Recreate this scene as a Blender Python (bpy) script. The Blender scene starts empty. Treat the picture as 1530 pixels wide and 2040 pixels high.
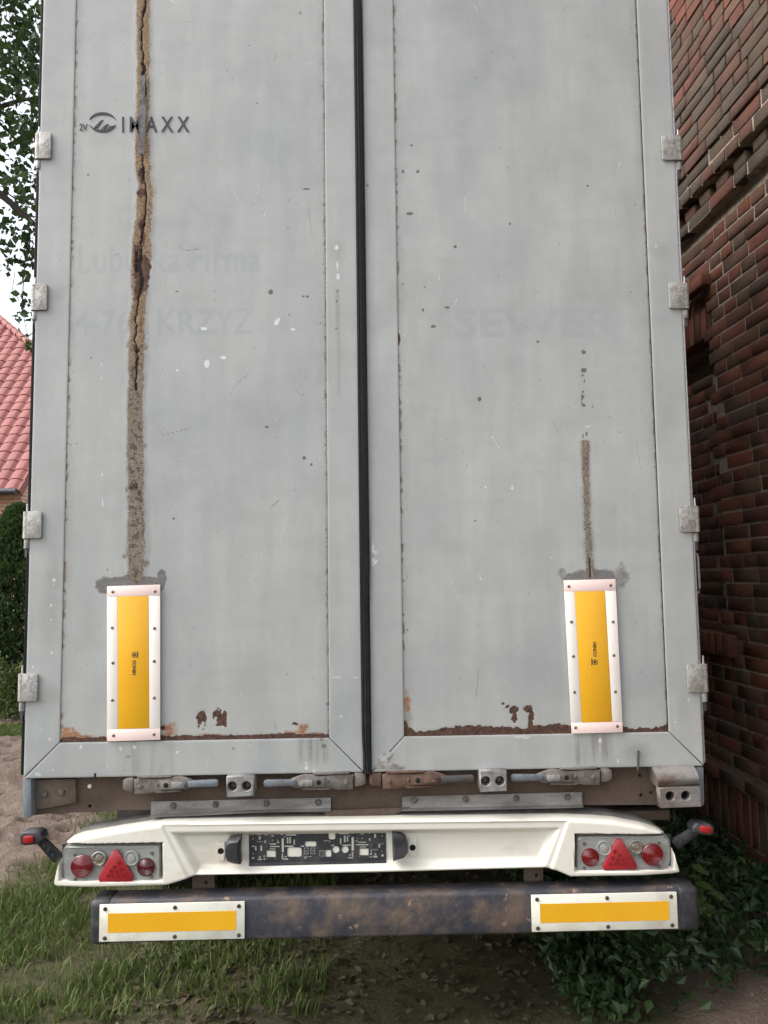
import bpy, bmesh, math, random
import numpy as np
from mathutils import Vector, Matrix
random.seed(7)
S = bpy.context.scene
COL = S.collection

# ------------------------------------------------------------------ camera
PITCH, ROLL, YAW = math.radians(4.9), math.radians(0.7716), math.radians(-1.1795)
DIST, H = 2.888, 1.72
R0 = Vector((math.cos(YAW), math.sin(YAW), 0)); F0 = Vector((-math.sin(YAW), math.cos(YAW), 0)); Z0 = Vector((0, 0, 1))
FW = math.cos(PITCH)*F0 + math.sin(PITCH)*Z0
U0 = -math.sin(PITCH)*F0 + math.cos(PITCH)*Z0
RT = math.cos(ROLL)*R0 - math.sin(ROLL)*U0
UP = math.sin(ROLL)*R0 + math.cos(ROLL)*U0
CAM = Vector((0, -DIST, H))
cd = bpy.data.cameras.new('camera'); cam = bpy.data.objects.new('camera', cd); COL.objects.link(cam)
cd.sensor_fit = 'HORIZONTAL'; cd.sensor_width = 36; cd.lens = 36; cd.clip_start = 0.05; cd.clip_end = 2000
m = Matrix((RT, UP, -FW)).transposed().to_4x4(); m.translation = CAM
cam.matrix_world = m
S.camera = cam

# ------------------------------------------------------------------ world, sun, exposure
SUN_AZ, SUN_EL = math.radians(-100), math.radians(45)
W = bpy.data.worlds.new('World'); S.world = W; W.use_nodes = True
nt = W.node_tree; bg = nt.nodes['Background']
sky = nt.nodes.new('ShaderNodeTexSky'); sky.sky_type = 'NISHITA'; sky.sun_disc = False
sky.sun_elevation = SUN_EL; sky.sun_rotation = SUN_AZ
sky.air_density = 1.0; sky.dust_density = 4.0; sky.ozone_density = 1.0
hs = nt.nodes.new('ShaderNodeHueSaturation'); hs.inputs['Saturation'].default_value = 0.32
nt.links.new(sky.outputs[0], hs.inputs['Color']); nt.links.new(hs.outputs[0], bg.inputs[0])
bg.inputs[1].default_value = 0.15
sl = bpy.data.lights.new('sun', 'SUN'); so = bpy.data.objects.new('sun', sl); COL.objects.link(so)
sl.energy = 0.8; sl.angle = math.radians(40); sl.color = (1, 0.96, 0.9)
sd = Vector((math.sin(SUN_AZ)*math.cos(SUN_EL), math.cos(SUN_AZ)*math.cos(SUN_EL), math.sin(SUN_EL)))
so.rotation_euler = sd.to_track_quat('Z', 'Y').to_euler()
S.view_settings.view_transform = 'Standard'; S.view_settings.look = 'None'
S.view_settings.exposure = 1.34; S.view_settings.gamma = 1.0; S.view_settings.use_curve_mapping = False

# ------------------------------------------------------------------ helpers
def ray(x, y):
    return FW + RT*((x-765)/1530) + UP*((1020-y)/1530)
def P(x, y, Y=0.0):
    """real place (X, Z) on the vertical plane Y seen at photograph position x, y"""
    d = ray(x, y); t = (Y-CAM.y)/d.y; q = CAM+d*t
    return q.x, q.z
def PG(x, y, z=0.0):
    d = ray(x, y); t = (z-CAM.z)/d.z; return CAM+d*t
def proj(q):
    d = q-CAM; f = d.dot(FW)
    if f <= 0.05: return (-9999, -9999)
    return 765+1530*d.dot(RT)/f, 1020-1530*d.dot(UP)/f

def prop(o, label=None, cat=None, kind=None, group=None):
    if label: o['label'] = label
    if cat: o['category'] = cat
    if kind: o['kind'] = kind
    if group: o['group'] = group
    return o
def link(name, me, parent=None, mat=None):
    o = bpy.data.objects.new(name, me); COL.objects.link(o)
    if mat is not None and not me.materials: me.materials.append(mat)
    if parent is not None: o.parent = parent
    return o
def empty(name, loc=(0, 0, 0)):
    o = bpy.data.objects.new(name, None); COL.objects.link(o); o.location = loc; o.empty_display_size = .2
    return o

class MB:
    def __init__(s): s.v = []; s.f = []
    def add(s, v, f):
        n = len(s.v); s.v += [tuple(q) for q in v]; s.f += [tuple(i+n for i in q) for q in f]; return s
    def box(s, x0, x1, y0, y1, z0, z1):
        return s.add([(x0, y0, z0), (x1, y0, z0), (x1, y1, z0), (x0, y1, z0), (x0, y0, z1), (x1, y0, z1), (x1, y1, z1), (x0, y1, z1)],
                     [(0, 3, 2, 1), (4, 5, 6, 7), (0, 1, 5, 4), (1, 2, 6, 5), (2, 3, 7, 6), (3, 0, 4, 7)])
    def prism(s, pts, y0, y1):
        """pts: (X, Z) outline, from y0 to y1"""
        n = len(pts)
        v = [(a, y0, b) for a, b in pts]+[(a, y1, b) for a, b in pts]
        f = [tuple(range(n)), tuple(range(2*n-1, n-1, -1))]+[(i, i+n, (i+1) % n+n, (i+1) % n) for i in range(n)]
        return s.add(v, f)
    def pxprism(s, pts, y0, y1):
        return s.prism([P(a, b, y0) for a, b in pts], y0, y1)
    def cyl(s, a, b, r0, r1=None, n=16):
        a = Vector(a); b = Vector(b); r1 = r0 if r1 is None else r1
        d = (b-a).normalized(); t = d.orthogonal().normalized(); u = d.cross(t)
        v = []
        for c, r in ((a, r0), (b, r1)):
            v += [c+(t*math.cos(2*math.pi*i/n)+u*math.sin(2*math.pi*i/n))*r for i in range(n)]
        f = [(i, (i+1) % n, (i+1) % n+n, i+n) for i in range(n)]+[tuple(range(n-1, -1, -1)), tuple(range(n, 2*n))]
        return s.add(v, f)
    def tube(s, path, rad, n=8):
        path = [Vector(q) for q in path]; rings = []; v = []
        rad = rad if isinstance(rad, (list, tuple)) else [rad]*len(path)
        for k, c in enumerate(path):
            d = (path[min(k+1, len(path)-1)]-path[max(k-1, 0)]).normalized()
            ref = Vector((0, 0, 1)) if abs(d.z) < .9 else Vector((1, 0, 0))
            t = d.cross(ref).normalized(); u = d.cross(t)
            v += [c+(t*math.cos(2*math.pi*i/n)+u*math.sin(2*math.pi*i/n))*rad[k] for i in range(n)]
        f = []
        for k in range(len(path)-1):
            f += [(k*n+i, k*n+(i+1) % n, (k+1)*n+(i+1) % n, (k+1)*n+i) for i in range(n)]
        f += [tuple(range(n-1, -1, -1)), tuple(range((len(path)-1)*n, len(path)*n))]
        return s.add(v, f)
    def lathe(s, c, prof, n=24, axis='y'):
        """prof: (radius, offset along axis)"""
        v = []
        for r, o in prof:
            for i in range(n):
                a = 2*math.pi*i/n
                if axis == 'y': v.append((c[0]+r*math.cos(a), c[1]+o, c[2]+r*math.sin(a)))
                else: v.append((c[0]+o, c[1]+r*math.cos(a), c[2]+r*math.sin(a)))
        f = []
        for k in range(len(prof)-1):
            f += [(k*n+i, k*n+(i+1) % n, (k+1)*n+(i+1) % n, (k+1)*n+i) for i in range(n)]
        f += [tuple(range(n)), tuple(range(len(prof)*n-1, (len(prof)-1)*n-1, -1))]
        return s.add(v, f)
    def mesh(s, name='mesh', bevel=0, seg=2, smooth=True, angle=35, jitter=0):
        me = bpy.data.meshes.new(name); me.from_pydata(s.v, [], s.f); me.validate()
        bm = bmesh.new(); bm.from_mesh(me)
        bmesh.ops.recalc_face_normals(bm, faces=bm.faces)
        if bevel:
            es = [e for e in bm.edges if len(e.link_faces) == 2 and e.calc_face_angle(0) > math.radians(25)]
            bmesh.ops.bevel(bm, geom=es, offset=bevel, segments=seg, affect='EDGES', profile=.5, clamp_overlap=True)
        if jitter:
            for q in bm.verts: q.co += Vector((random.uniform(-1, 1), random.uniform(-1, 1), random.uniform(-1, 1)))*jitter
        bm.to_mesh(me); bm.free()
        if smooth:
            me.polygons.foreach_set('use_smooth', [True]*len(me.polygons)); me.set_sharp_from_angle(angle=math.radians(angle))
        return me
    def build(s, name, mat, parent=None, **k):
        return link(name, s.mesh(name, **k), parent, mat)

def flat_plate(name, outer, holes, Y0, th, mat, parent, bevel=0.0, circles=()):
    """outline and holes as (X, Z) loops -> plate with real openings, front face at Y0"""
    cu = bpy.data.curves.new(name, 'CURVE'); cu.dimensions = '2D'; cu.fill_mode = 'BOTH'
    cu.extrude = th/2; cu.bevel_depth = bevel; cu.bevel_resolution = 1
    if bevel: cu.offset = -bevel
    loops = [outer]+list(holes)+[[(cx+r*math.cos(i*math.pi/10), cz+r*math.sin(i*math.pi/10)) for i in range(20)] for cx, cz, r in circles]
    for lp in loops:
        sp = cu.splines.new('POLY'); sp.points.add(len(lp)-1); sp.use_cyclic_u = True
        for p_, (a, b) in zip(sp.points, lp): p_.co = (a, b, 0, 1)
    t = bpy.data.objects.new('tmp', cu); COL.objects.link(t)
    bpy.context.view_layer.update()
    me = bpy.data.meshes.new_from_object(t.evaluated_get(bpy.context.evaluated_depsgraph_get()))
    bpy.data.objects.remove(t)
    co = np.zeros(len(me.vertices)*3); me.vertices.foreach_get('co', co); co = co.reshape(-1, 3)
    out = np.stack([co[:, 0], Y0+th/2-co[:, 2], co[:, 1]], 1)
    me.vertices.foreach_set('co', out.ravel()); me.update(); me.materials.clear()
    return link(name, me, parent, mat)

def text_mesh(body, size, sx=1.0, align='LEFT', space=1.0, bold=0.0):
    cu = bpy.data.curves.new('t', 'FONT'); cu.body = body; cu.size = size; cu.align_x = align; cu.space_character = space
    cu.offset = bold; cu.extrude = 0.0002; cu.resolution_u = 2
    t = bpy.data.objects.new('tmp', cu); COL.objects.link(t); bpy.context.view_layer.update()
    me = bpy.data.meshes.new_from_object(t.evaluated_get(bpy.context.evaluated_depsgraph_get()))
    bpy.data.objects.remove(t)
    co = np.zeros(len(me.vertices)*3); me.vertices.foreach_get('co', co); co = co.reshape(-1, 3)
    co[:, 0] *= sx
    return me, co
def put_text(name, body, x0, x1, ybot, ytop, mat, parent, Y, space=1.0, bold=0.0):
    """print spanning photograph x0..x1 on the door, standing between ytop and ybot"""
    a = P(x0, ybot, Y); b = P(x1, ytop, Y); c = P(x0, ytop, Y); e = P(x1, ybot, Y)
    me, co = text_mesh(body, 1.0, 1, 'LEFT', space, bold)
    mn = co.min(0); mx = co.max(0)
    u = (co[:, 0]-mn[0])/(mx[0]-mn[0]); v = (co[:, 1]-mn[1])/(mx[1]-mn[1])
    X = a[0]+u*(e[0]-a[0]); Z = a[1]+v*(c[1]-a[1])
    out = np.stack([X, Y-co[:, 2], Z], 1)
    me.vertices.foreach_set('co', out.ravel()); me.update(); me.materials.clear()
    return link(name, me, parent, mat)

_tabs = {}
def vnoise(x, y, seed=0):
    if seed not in _tabs: _tabs[seed] = np.random.RandomState(seed).rand(256, 256)
    T = _tabs[seed]
    xi = np.floor(x).astype(int); yi = np.floor(y).astype(int); fx = x-xi; fy = y-yi
    fx = fx*fx*(3-2*fx); fy = fy*fy*(3-2*fy)
    g = lambda i, j: T[(xi+i) & 255, (yi+j) & 255]
    return (g(0, 0)*(1-fx)+g(1, 0)*fx)*(1-fy)+(g(0, 1)*(1-fx)+g(1, 1)*fx)*fy
def fbm(x, y, seed=0, o=4):
    r = 0; a = .5
    for k in range(o): r = r+a*vnoise(x*2**k, y*2**k, seed+k); a *= .5
    return r/(1-.5**o)
def sstep(a, b, x):
    t = np.clip((x-a)/(b-a), 0, 1); return t*t*(3-2*t)

# ------------------------------------------------------------------ materials
class N:
    """small node-graph helper"""
    def __init__(s, name):
        s.m = bpy.data.materials.new(name); s.m.use_nodes = True; s.t = s.m.node_tree; s.b = s.t.nodes['Principled BSDF']
        s.geo = s.t.nodes.new('ShaderNodeNewGeometry')
    def new(s, typ, **kw):
        n = s.t.nodes.new(typ)
        for k, v in kw.items(): setattr(n, k, v)
        return n
    def lk(s, a, b): s.t.links.new(a, b)
    def coords(s, kind='world'):
        if kind == 'world': return s.geo.outputs['Position']
        if not hasattr(s, 'tc'): s.tc = s.new('ShaderNodeTexCoord')
        return s.tc.outputs['Object']
    def noise(s, scale, detail=4, rough=.55, stretch=(1, 1, 1), co='world', lo=None, hi=None):
        mp = s.new('ShaderNodeMapping'); mp.inputs['Scale'].default_value = stretch
        s.lk(s.coords(co), mp.inputs[0])
        n = s.new('ShaderNodeTexNoise'); n.inputs['Scale'].default_value = scale; n.inputs['Detail'].default_value = detail; n.inputs['Roughness'].default_value = rough
        s.lk(mp.outputs[0], n.inputs['Vector'])
        o = n.outputs['Fac']
        return s.rng(o, lo, hi) if lo is not None else o
    def rng(s, o, lo, hi, a=0., b=1.):
        r = s.new('ShaderNodeMapRange'); r.inputs[1].default_value = lo; r.inputs[2].default_value = hi; r.inputs[3].default_value = a; r.inputs[4].default_value = b
        s.lk(o, r.inputs[0]); return r.outputs[0]
    def mul(s, a, b, op='MULTIPLY'):
        n = s.new('ShaderNodeMath', operation=op)
        for i, q in enumerate((a, b)):
            if isinstance(q, (int, float)): n.inputs[i].default_value = q
            else: s.lk(q, n.inputs[i])
        n.use_clamp = op in ('MULTIPLY', 'ADD') and False
        return n.outputs[0]
    def mix(s, fac, a, b):
        n = s.new('ShaderNodeMix', data_type='RGBA')
        for i, q in ((0, fac), (6, a), (7, b)):
            if isinstance(q, (int, float)): n.inputs[i].default_value = q
            elif isinstance(q, (tuple, list)): n.inputs[i].default_value = (*q[:3], 1)
            else: s.lk(q, n.inputs[i])
        return n.outputs[2]
    def attr(s, name):
        a = s.new('ShaderNodeAttribute'); a.attribute_name = name
        sp = s.new('ShaderNodeSeparateColor'); s.lk(a.outputs['Color'], sp.inputs[0])
        return sp.outputs[0], sp.outputs[1], sp.outputs[2], a.outputs['Alpha']
    def out(s, col, rough=.5, metal=0., bump=None, bs=.3, bd=.01, spec=.5):
        for k, q in (('Base Color', col), ('Roughness', rough), ('Metallic', metal), ('Specular IOR Level', spec)):
            if isinstance(q, (int, float)): s.b.inputs[k].default_value = q
            elif isinstance(q, (tuple, list)): s.b.inputs[k].default_value = (*q[:3], 1)
            else: s.lk(q, s.b.inputs[k])
        if bump is not None:
            b = s.new('ShaderNodeBump'); b.inputs['Strength'].default_value = bs; b.inputs['Distance'].default_value = bd
            s.lk(bump, b.inputs['Height']); s.lk(b.outputs[0], s.b.inputs['Normal'])
        return s.m

def worn(name, base, dirt, amount=.5, scale=18, rough=.6, metal=0., chips=None, bump=.25, stretch=(1, 1, 1), spec=.5, dscale=90, grime=.28):
    n = N(name)
    a = n.noise(scale, 5, .6, stretch, lo=.62-amount*.35, hi=.8-amount*.2)
    f = n.noise(dscale, 4, .65, lo=.3, hi=.7)
    c = n.mix(n.mul(a, .85), base, dirt)
    c = n.mix(n.mul(f, grime), c, tuple(q*.55 for q in dirt))
    if chips:
        k = n.noise(scale*2.2, 6, .7, lo=.64, hi=.67)
        c = n.mix(k, c, chips)
    r = n.rng(a, 0, 1, rough, min(1, rough+.2))
    return n.out(c, r, metal, f, bump, .004, spec)

def door_paint(name, tint=1.0, attrs=False, base=(.380, .396, .392)):
    n = N(name)
    base = tuple(q*tint for q in base)
    big = n.noise(1.6, 5, .6, (1, 1, .75), lo=.32, hi=.68)
    cloud = n.noise(5.5, 5, .62, (1, 1, .6), lo=.38, hi=.72)
    strk = n.noise(14, 4, .6, (1, 1, .10), lo=.38, hi=.70)
    wipe = n.noise(7, 3, .5, (.5, 1, 2.2), lo=.45, hi=.75)
    fine = n.noise(160, 3, .6, lo=.3, hi=.7)
    c = n.mix(big, tuple(q*.84*w for q, w in zip(base, (.985, 1.0, 1.02))), tuple(q*1.12*w for q, w in zip(base, (1.02, 1.0, .955))))
    c = n.mix(n.mul(cloud, .6), c, tuple(q*1.28*w for q, w in zip(base, (1.0, 1.0, .98))))
    c = n.mix(n.mul(strk, .42), c, tuple(q*.84*w for q, w in zip(base, (.97, .995, 1.02))))
    c = n.mix(n.mul(wipe, .30), c, tuple(q*.82 for q in base))
    sm = n.noise(3.1, 5, .65, lo=.52, hi=.74)
    c = n.mix(n.mul(sm, .45), c, tuple(q*.72*w for q, w in zip(base, (1.0, .995, .97))))
    c = n.mix(n.mul(fine, .14), c, tuple(q*.7 for q in base))
    # pin-head dirt specks
    sp = n.noise(55, 2, .5, lo=.735, hi=.765)
    c = n.mix(n.mul(sp, .55), c, (.16, .15, .13))
    bump = fine
    rough = .42
    if attrs:
        gho, warm_, upper, sof = n.attr('wear_c')
        c = n.mix(n.mul(gho, .9), c, tuple(q*.84*w_ for q, w_ in zip(base, (.97, 1.0, 1.05))))
        c = n.mix(n.mul(warm_, .55), c, tuple(q*w_ for q, w_ in zip(base, (1.12, 1.08, .96))))
        tan, crk, stn, org = n.attr('wear_a')
        wht, spk, edg, brn = n.attr('wear_b')
        s1 = n.noise(210, 3, .7, lo=.50, hi=.58)
        s2 = n.noise(75, 4, .7, lo=.4, hi=.62)
        s3 = n.noise(14, 3, .6, (1, 1, .5), lo=.35, hi=.65)
        grain = n.noise(170, 4, .75); grain2 = n.noise(60, 4, .7)
        def ragged(mask, amt=.9, lo=.44, hi=.56, g_=grain):
            return n.rng(n.mul(mask, n.mul(n.mul(g_, .5, 'SUBTRACT'), amt*2, 'MULTIPLY'), 'ADD'), lo, hi)
        c = n.mix(n.mul(ragged(stn, .5, .22, .85, grain2), .9), c, n.mix(s2, (.105, .103, .10), (.155, .15, .143)))
        c = n.mix(n.mul(edg, .85), c, n.mix(s2, (.085, .060, .042), (.22, .18, .135)))
        c = n.mix(n.mul(ragged(org, .8, .35, .75, grain2), .85), c, n.mix(s2, (.42, .17, .045), (.17, .062, .025)))
        c = n.mix(n.mul(sof, .75), c, n.mix(s2, (.16, .155, .145), (.23, .215, .195)))
        tm = ragged(tan, .8, .38, .60)
        tanc = n.mix(upper, n.mix(s3, (.215, .175, .130), (.265, .225, .178)), n.mix(s3, (.33, .235, .130), (.26, .165, .085)))
        tanc = n.mix(n.mul(s2, .45), tanc, n.mix(upper, (.12, .090, .062), (.155, .072, .032)))
        c = n.mix(n.mul(tm, .88), c, tanc)
        c = n.mix(n.mul(n.mul(s1, n.rng(tan, .12, .5)), .82), c, (.075, .052, .036))
        c = n.mix(ragged(brn, 1.0, .42, .56, grain2), c, n.mix(s2, (.115, .062, .045), (.05, .027, .020)))
        c = n.mix(ragged(crk, .5), c, (.018, .012, .009))
        c = n.mix(n.mul(ragged(spk, .25, .25, .75), .85), c, (.075, .065, .052))
        c = n.mix(n.mul(ragged(wht, 1.0, .50, .60), .7), c, (.74, .76, .77))
        mx = n.mul(n.mul(tan, org, 'MAXIMUM'), brn, 'MAXIMUM')
        rough = n.rng(mx, 0, 1, .40, .95)
        bump = n.mul(n.mul(s1, mx), n.mul(fine, .15), 'ADD')
    return n.out(c, rough, 0, bump, .35, .003, .4)

M = {}
M['door'] = door_paint('door_paint', 1.0, True)
M['frame'] = door_paint('frame_paint', .97)
M['ghost'] = door_paint('faded_print', .955, base=(.49, .525, .55))
M['black_print'] = worn('black_print', (.02, .02, .022), (.05, .05, .05), .3, 20, .5)
M['rubber'] = worn('black_rubber', (.012, .012, .014), (.03, .029, .028), .4, 30, .8, bump=.1, spec=.25)
M['hinge'] = worn('galvanised_hinge', (.42, .42, .40), (.20, .18, .155), .55, 45, .55, .25, chips=(.14, .10, .075))
M['knuckle'] = worn('grey_knuckle', (.13, .13, .135), (.05, .045, .04), .5, 40, .55, .3)
M['steel'] = worn('bright_steel', (.55, .55, .56), (.25, .23, .2), .35, 40, .35, .8)
M['alu'] = worn('aluminium_strip', (.33, .32, .31), (.17, .15, .13), .6, 16, .5, .45, stretch=(.35, 1, 1.4))
M['galv'] = worn('dirty_galvanised', (.36, .37, .37), (.17, .14, .115), .6, 22, .55, .35)
M['zinc'] = worn('zinc_bracket', (.30, .295, .285), (.13, .075, .05), .65, 14, .5, .4, stretch=(.6, 1, 1.5))
M['latch'] = worn('latch_steel', (.215, .20, .185), (.10, .078, .062), .6, 28, .6, .25)
M['latch_rust'] = worn('rusty_latch', (.15, .092, .065), (.075, .045, .032), .6, 30, .85)
M['handle'] = worn('blue_grey_handle', (.20, .235, .27), (.12, .11, .10), .55, 30, .5, .3)
M['handle_dark'] = worn('dark_handle', (.05, .05, .055), (.10, .08, .06), .5, 30, .6)
M['beam'] = worn('brown_beam', (.125, .088, .066), (.075, .054, .042), .6, 7, .85, chips=(.16, .095, .06), dscale=60)
M['beamplate'] = worn('brown_plate', (.16, .125, .10), (.10, .072, .055), .6, 12, .85)
M['post'] = worn('blue_grey_post', (.19, .225, .245), (.10, .105, .105), .5, 14, .5, stretch=(1, 1, .2))
M['bolt'] = worn('bolt_steel', (.19, .165, .145), (.085, .062, .05), .6, 60, .65, .3)
M['hole'] = worn('dark_hole', (.008, .007, .006), (.012, .011, .01), .3, 30, .9)
M['cream'] = worn('cream_plastic', (.765, .74, .655), (.50, .43, .33), .20, 6, .42, stretch=(.4, 1, 1), bump=.06, dscale=30, grime=.06)
M['topdirt_shade'] = worn('dusty_shaded_top', (.36, .345, .31), (.15, .14, .125), .6, 12, .75)  # bumper top: dirt, plus shade of the door overhang put into the colour
M['blackplastic'] = worn('black_plastic', (.022, .024, .028), (.07, .07, .075), .45, 25, .45, bump=.15)
M['plateblack'] = worn('plate_holder_black', (.026, .028, .034), (.085, .083, .085), .45, 18, .5, bump=.12)
M['navy'] = worn('navy_bar', (.028, .034, .05), (.17, .12, .085), .55, 11, .6, chips=(.25, .17, .12))
M['chassis'] = worn('chassis_black', (.035, .032, .03), (.06, .045, .035), .5, 6, .85)
M['tyre'] = worn('tyre_rubber', (.022, .022, .022), (.07, .06, .05), .5, 12, .85)
M['rim'] = worn('rim_paint', (.30, .30, .29), (.14, .11, .09), .5, 14, .6)
M['side'] = worn('trailer_side', (.46, .48, .49), (.33, .33, .32), .4, 3, .5, stretch=(1, 1, .3))
M['white_border'] = worn('white_border', (.86, .81, .745), (.80, .74, .67), .2, 9, .55, bump=.04, grime=.06)
M['pink_border'] = worn('pink_border', (.92, .73, .68), (.87, .66, .61), .3, 7, .55, bump=.04, grime=.06)
M['cream_plate'] = worn('pale_marker', (.78, .78, .68), (.55, .50, .40), .3, 8, .45, bump=.04, grime=.06)
M['rivet'] = worn('rivet_metal', (.34, .27, .25), (.22, .13, .10), .5, 60, .5, .3)
M['screwhole'] = worn('rust_screw', (.09, .055, .04), (.03, .02, .018), .5, 60, .7, .2)

def honeycomb():
    n = N('yellow_reflector')
    vo = n.new('ShaderNodeTexVoronoi'); vo.inputs['Scale'].default_value = 210; vo.inputs['Randomness'].default_value = .25
    n.lk(n.coords(), vo.inputs['Vector'])
    d = n.rng(vo.outputs['Distance'], .25, .62)
    big = n.noise(6, 3, .5, lo=.35, hi=.65)
    c = n.mix(d, (.86, .455, .016), (.70, .33, .012))
    c = n.mix(n.mul(big, .3), c, (.88, .50, .03))
    return n.out(c, .35, 0, d, .12, .001)
M['yellow'] = honeycomb()

def lens(name, col, trans=.0, rough=.12, pat=None):
    n = N(name)
    f = n.noise(60, 3, .6, lo=.35, hi=.65)
    c = n.mix(n.mul(f, .35), col, tuple(q*.55 for q in col))
    n.b.inputs['Coat Weight'].default_value = .6; n.b.inputs['Coat Roughness'].default_value = .08
    w = n.new('ShaderNodeTexWave'); w.inputs['Scale'].default_value = 90; w.inputs['Distortion'].default_value = 0
    n.lk(n.coords(), w.inputs['Vector'])
    return n.out(c, rough, 0, w.outputs['Fac'] if pat else f, .25 if pat else .05, .0015)
M['red_lens'] = lens('red_lens', (.165, .006, .009), pat=True)
M['dark_red_lens'] = lens('dark_red_lens', (.085, .006, .010), pat=True)
M['tri'] = lens('red_triangle', (.36, .018, .028), rough=.3)
M['tri_dot'] = lens('red_dot', (.24, .007, .013), rough=.3)
M['marker_red'] = lens('marker_red', (.36, .010, .012), pat=True)
M['lamp_body'] = lens('grey_lamp_lens', (.33, .34, .325), rough=.22)
M['lamp_clear'] = lens('clear_lens', (.36, .35, .33), rough=.15, pat=True)
M['chrome'] = worn('reflector_bowl', (.55, .52, .48), (.3, .26, .22), .4, 60, .2, .9)

def brick_mat(name, island=False, cols=None):
    n = N(name)
    if island: rnd = n.geo.outputs['Random Per Island']
    else:
        oi = n.new('ShaderNodeObjectInfo'); rnd = oi.outputs['Random']
    cr = n.new('ShaderNodeValToRGB'); e = cr.color_ramp
    cols = cols or [(.19, .058, .036), (.125, .066, .044), (.235, .068, .040), (.145, .046, .032), (.105, .074, .052), (.205, .062, .038), (.15, .078, .048)]
    e.interpolation = 'CONSTANT'
    e.elements[0].position = 0; e.elements[0].color = (*cols[0], 1); e.elements[1].position = 1/len(cols); e.elements[1].color = (*cols[1], 1)
    for i, c in enumerate(cols[2:], 2):
        q = e.elements.new(i/len(cols)); q.color = (*c, 1)
    n.lk(rnd, cr.inputs[0])
    a = n.noise(14, 5, .65, lo=.35, hi=.7); b = n.noise(120, 4, .7, lo=.3, hi=.7); pit = n.noise(70, 3, .6, lo=.60, hi=.70)
    c = n.mix(n.mul(a, .55), cr.outputs[0], (.10, .066, .046))
    c = n.mix(n.mul(b, .45), c, (.030, .020, .015))
    c = n.mix(n.mul(pit, .7), c, (.016, .012, .010))
    moss = n.noise(3.2, 4, .6, lo=.5, hi=.72)
    c = n.mix(n.mul(moss, .45), c, (.05, .048, .030))
    return n.out(c, .93, 0, n.mul(b, n.mul(pit, -1.5), 'ADD'), .6, .005, .25)
M['brick'] = brick_mat('brick', cols=[(.20, .062, .038), (.14, .070, .045), (.25, .074, .043), (.155, .051, .035), (.115, .080, .055), (.22, .068, .041), (.16, .082, .050)])
GREY = [(.088, .058, .042), (.105, .050, .036), (.074, .060, .046), (.13, .048, .033), (.082, .066, .050), (.068, .050, .038), (.095, .064, .044)]
M['brick_grey'] = brick_mat('weathered_brick', cols=GREY); M['brick_mass'] = brick_mat('brick_mass', True)
M['mortar'] = worn('mortar', (.38, .325, .26), (.17, .14, .112), .5, 25, .95, bump=.8, dscale=110, spec=.2)

# ------------------------------------------------------------------ ground
GX = np.unique(np.concatenate([np.linspace(-400, -30, 14), np.linspace(-30, -9, 30), np.arange(-9, -1.0, .035), np.arange(-1, 3, .08), np.linspace(3, 30, 30), np.linspace(30, 400, 14)]))
GY = np.unique(np.concatenate([np.linspace(-200, -5, 14), np.arange(-5, .6, .15), np.arange(.6, 7.5, .035), np.arange(7.5, 14, .12), np.linspace(14, 40, 20), np.linspace(40, 700, 16)]))
gx, gy = np.meshgrid(GX, GY, indexing='ij')
def grass_mask(x, y):
    wob = (fbm(x*1.3, y*1.3, 11, 4)-.5)
    e = sstep(-2.42, -1.95, x+wob*1.3) * (1-sstep(1.0, 1.4, x))
    e = e*(1-sstep(6.3, 7.0, y+wob))*1.0
    far = sstep(5.75, 6.15, y+wob*.6-(x+4)*.05)
    path = sstep(6.75, 6.95, y+wob*.35-(x+4)*.12)*(1-sstep(7.3, 7.5, y+wob*.3-(x+4)*.12))
    return np.clip(np.maximum(e, far*(1-path)), 0, 1)
gm = grass_mask(gx, gy)
near = sstep(-9.5, -8.5, gx)*(1-sstep(2, 3.2, gx))*sstep(-5, 0, gy)*(1-sstep(9, 12, gy))
rug = 1-np.abs(2*fbm(gx*3.1+.6*gy, gy*4.6-.5*gx, 21, 5)-1)
rut = np.exp(-((gx+2.95+.12*np.sin(gy*.8))/.22)**2)
crk = 1-sstep(.0, .05, np.abs(fbm(gx*1.6+gy*.7, gy*3.4, 41, 5)-.5))
gz = near*((fbm(gx*.7, gy*.7, 31, 3)-.5)*.10 + (rug-.78)*.13*(1-gm*.7) + (fbm(gx*11, gy*14, 51, 3)-.5)*.045*(1-gm*.5) - rut*.035 - crk*.035*(1-gm))
gz += .10*sstep(1.15, 1.6, gx)*(1-sstep(4, 6, gx))*sstep(-.4, .3, gy)*(1-sstep(8, 9, gy))
nx, ny = gx.shape
vv = np.stack([gx, gy, gz], -1).reshape(-1, 3)
idx = np.arange(nx*ny).reshape(nx, ny)
ff = np.stack([idx[:-1, :-1], idx[1:, :-1], idx[1:, 1:], idx[:-1, 1:]], -1).reshape(-1, 4)
def np_mesh(name, v, f, smooth=True):
    me = bpy.data.meshes.new(name)
    me.vertices.add(len(v)); me.vertices.foreach_set('co', np.ascontiguousarray(v, dtype=np.float32).ravel())
    k = f.shape[1]
    me.loops.add(f.size); me.loops.foreach_set('vertex_index', np.ascontiguousarray(f, dtype=np.int32).ravel())
    me.polygons.add(len(f)); me.polygons.foreach_set('loop_start', np.arange(0, f.size, k, dtype=np.int32))
    me.update(calc_edges=True); me.validate()
    me.polygons.foreach_set('use_smooth', np.full(len(f), smooth))
    return me
def color_attr(me, name, arr):
    a = me.attributes.new(name, 'FLOAT_COLOR', 'POINT'); a.data.foreach_set('color', np.ascontiguousarray(arr, dtype=np.float32).ravel())
gme = np_mesh('ground', vv, ff)
color_attr(gme, 'cover', np.stack([gm, crk*near, rut*0, np.ones_like(gm)], -1).reshape(-1, 4))
n = N('earth')
gr, ck, _, _ = n.attr('cover')
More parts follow.
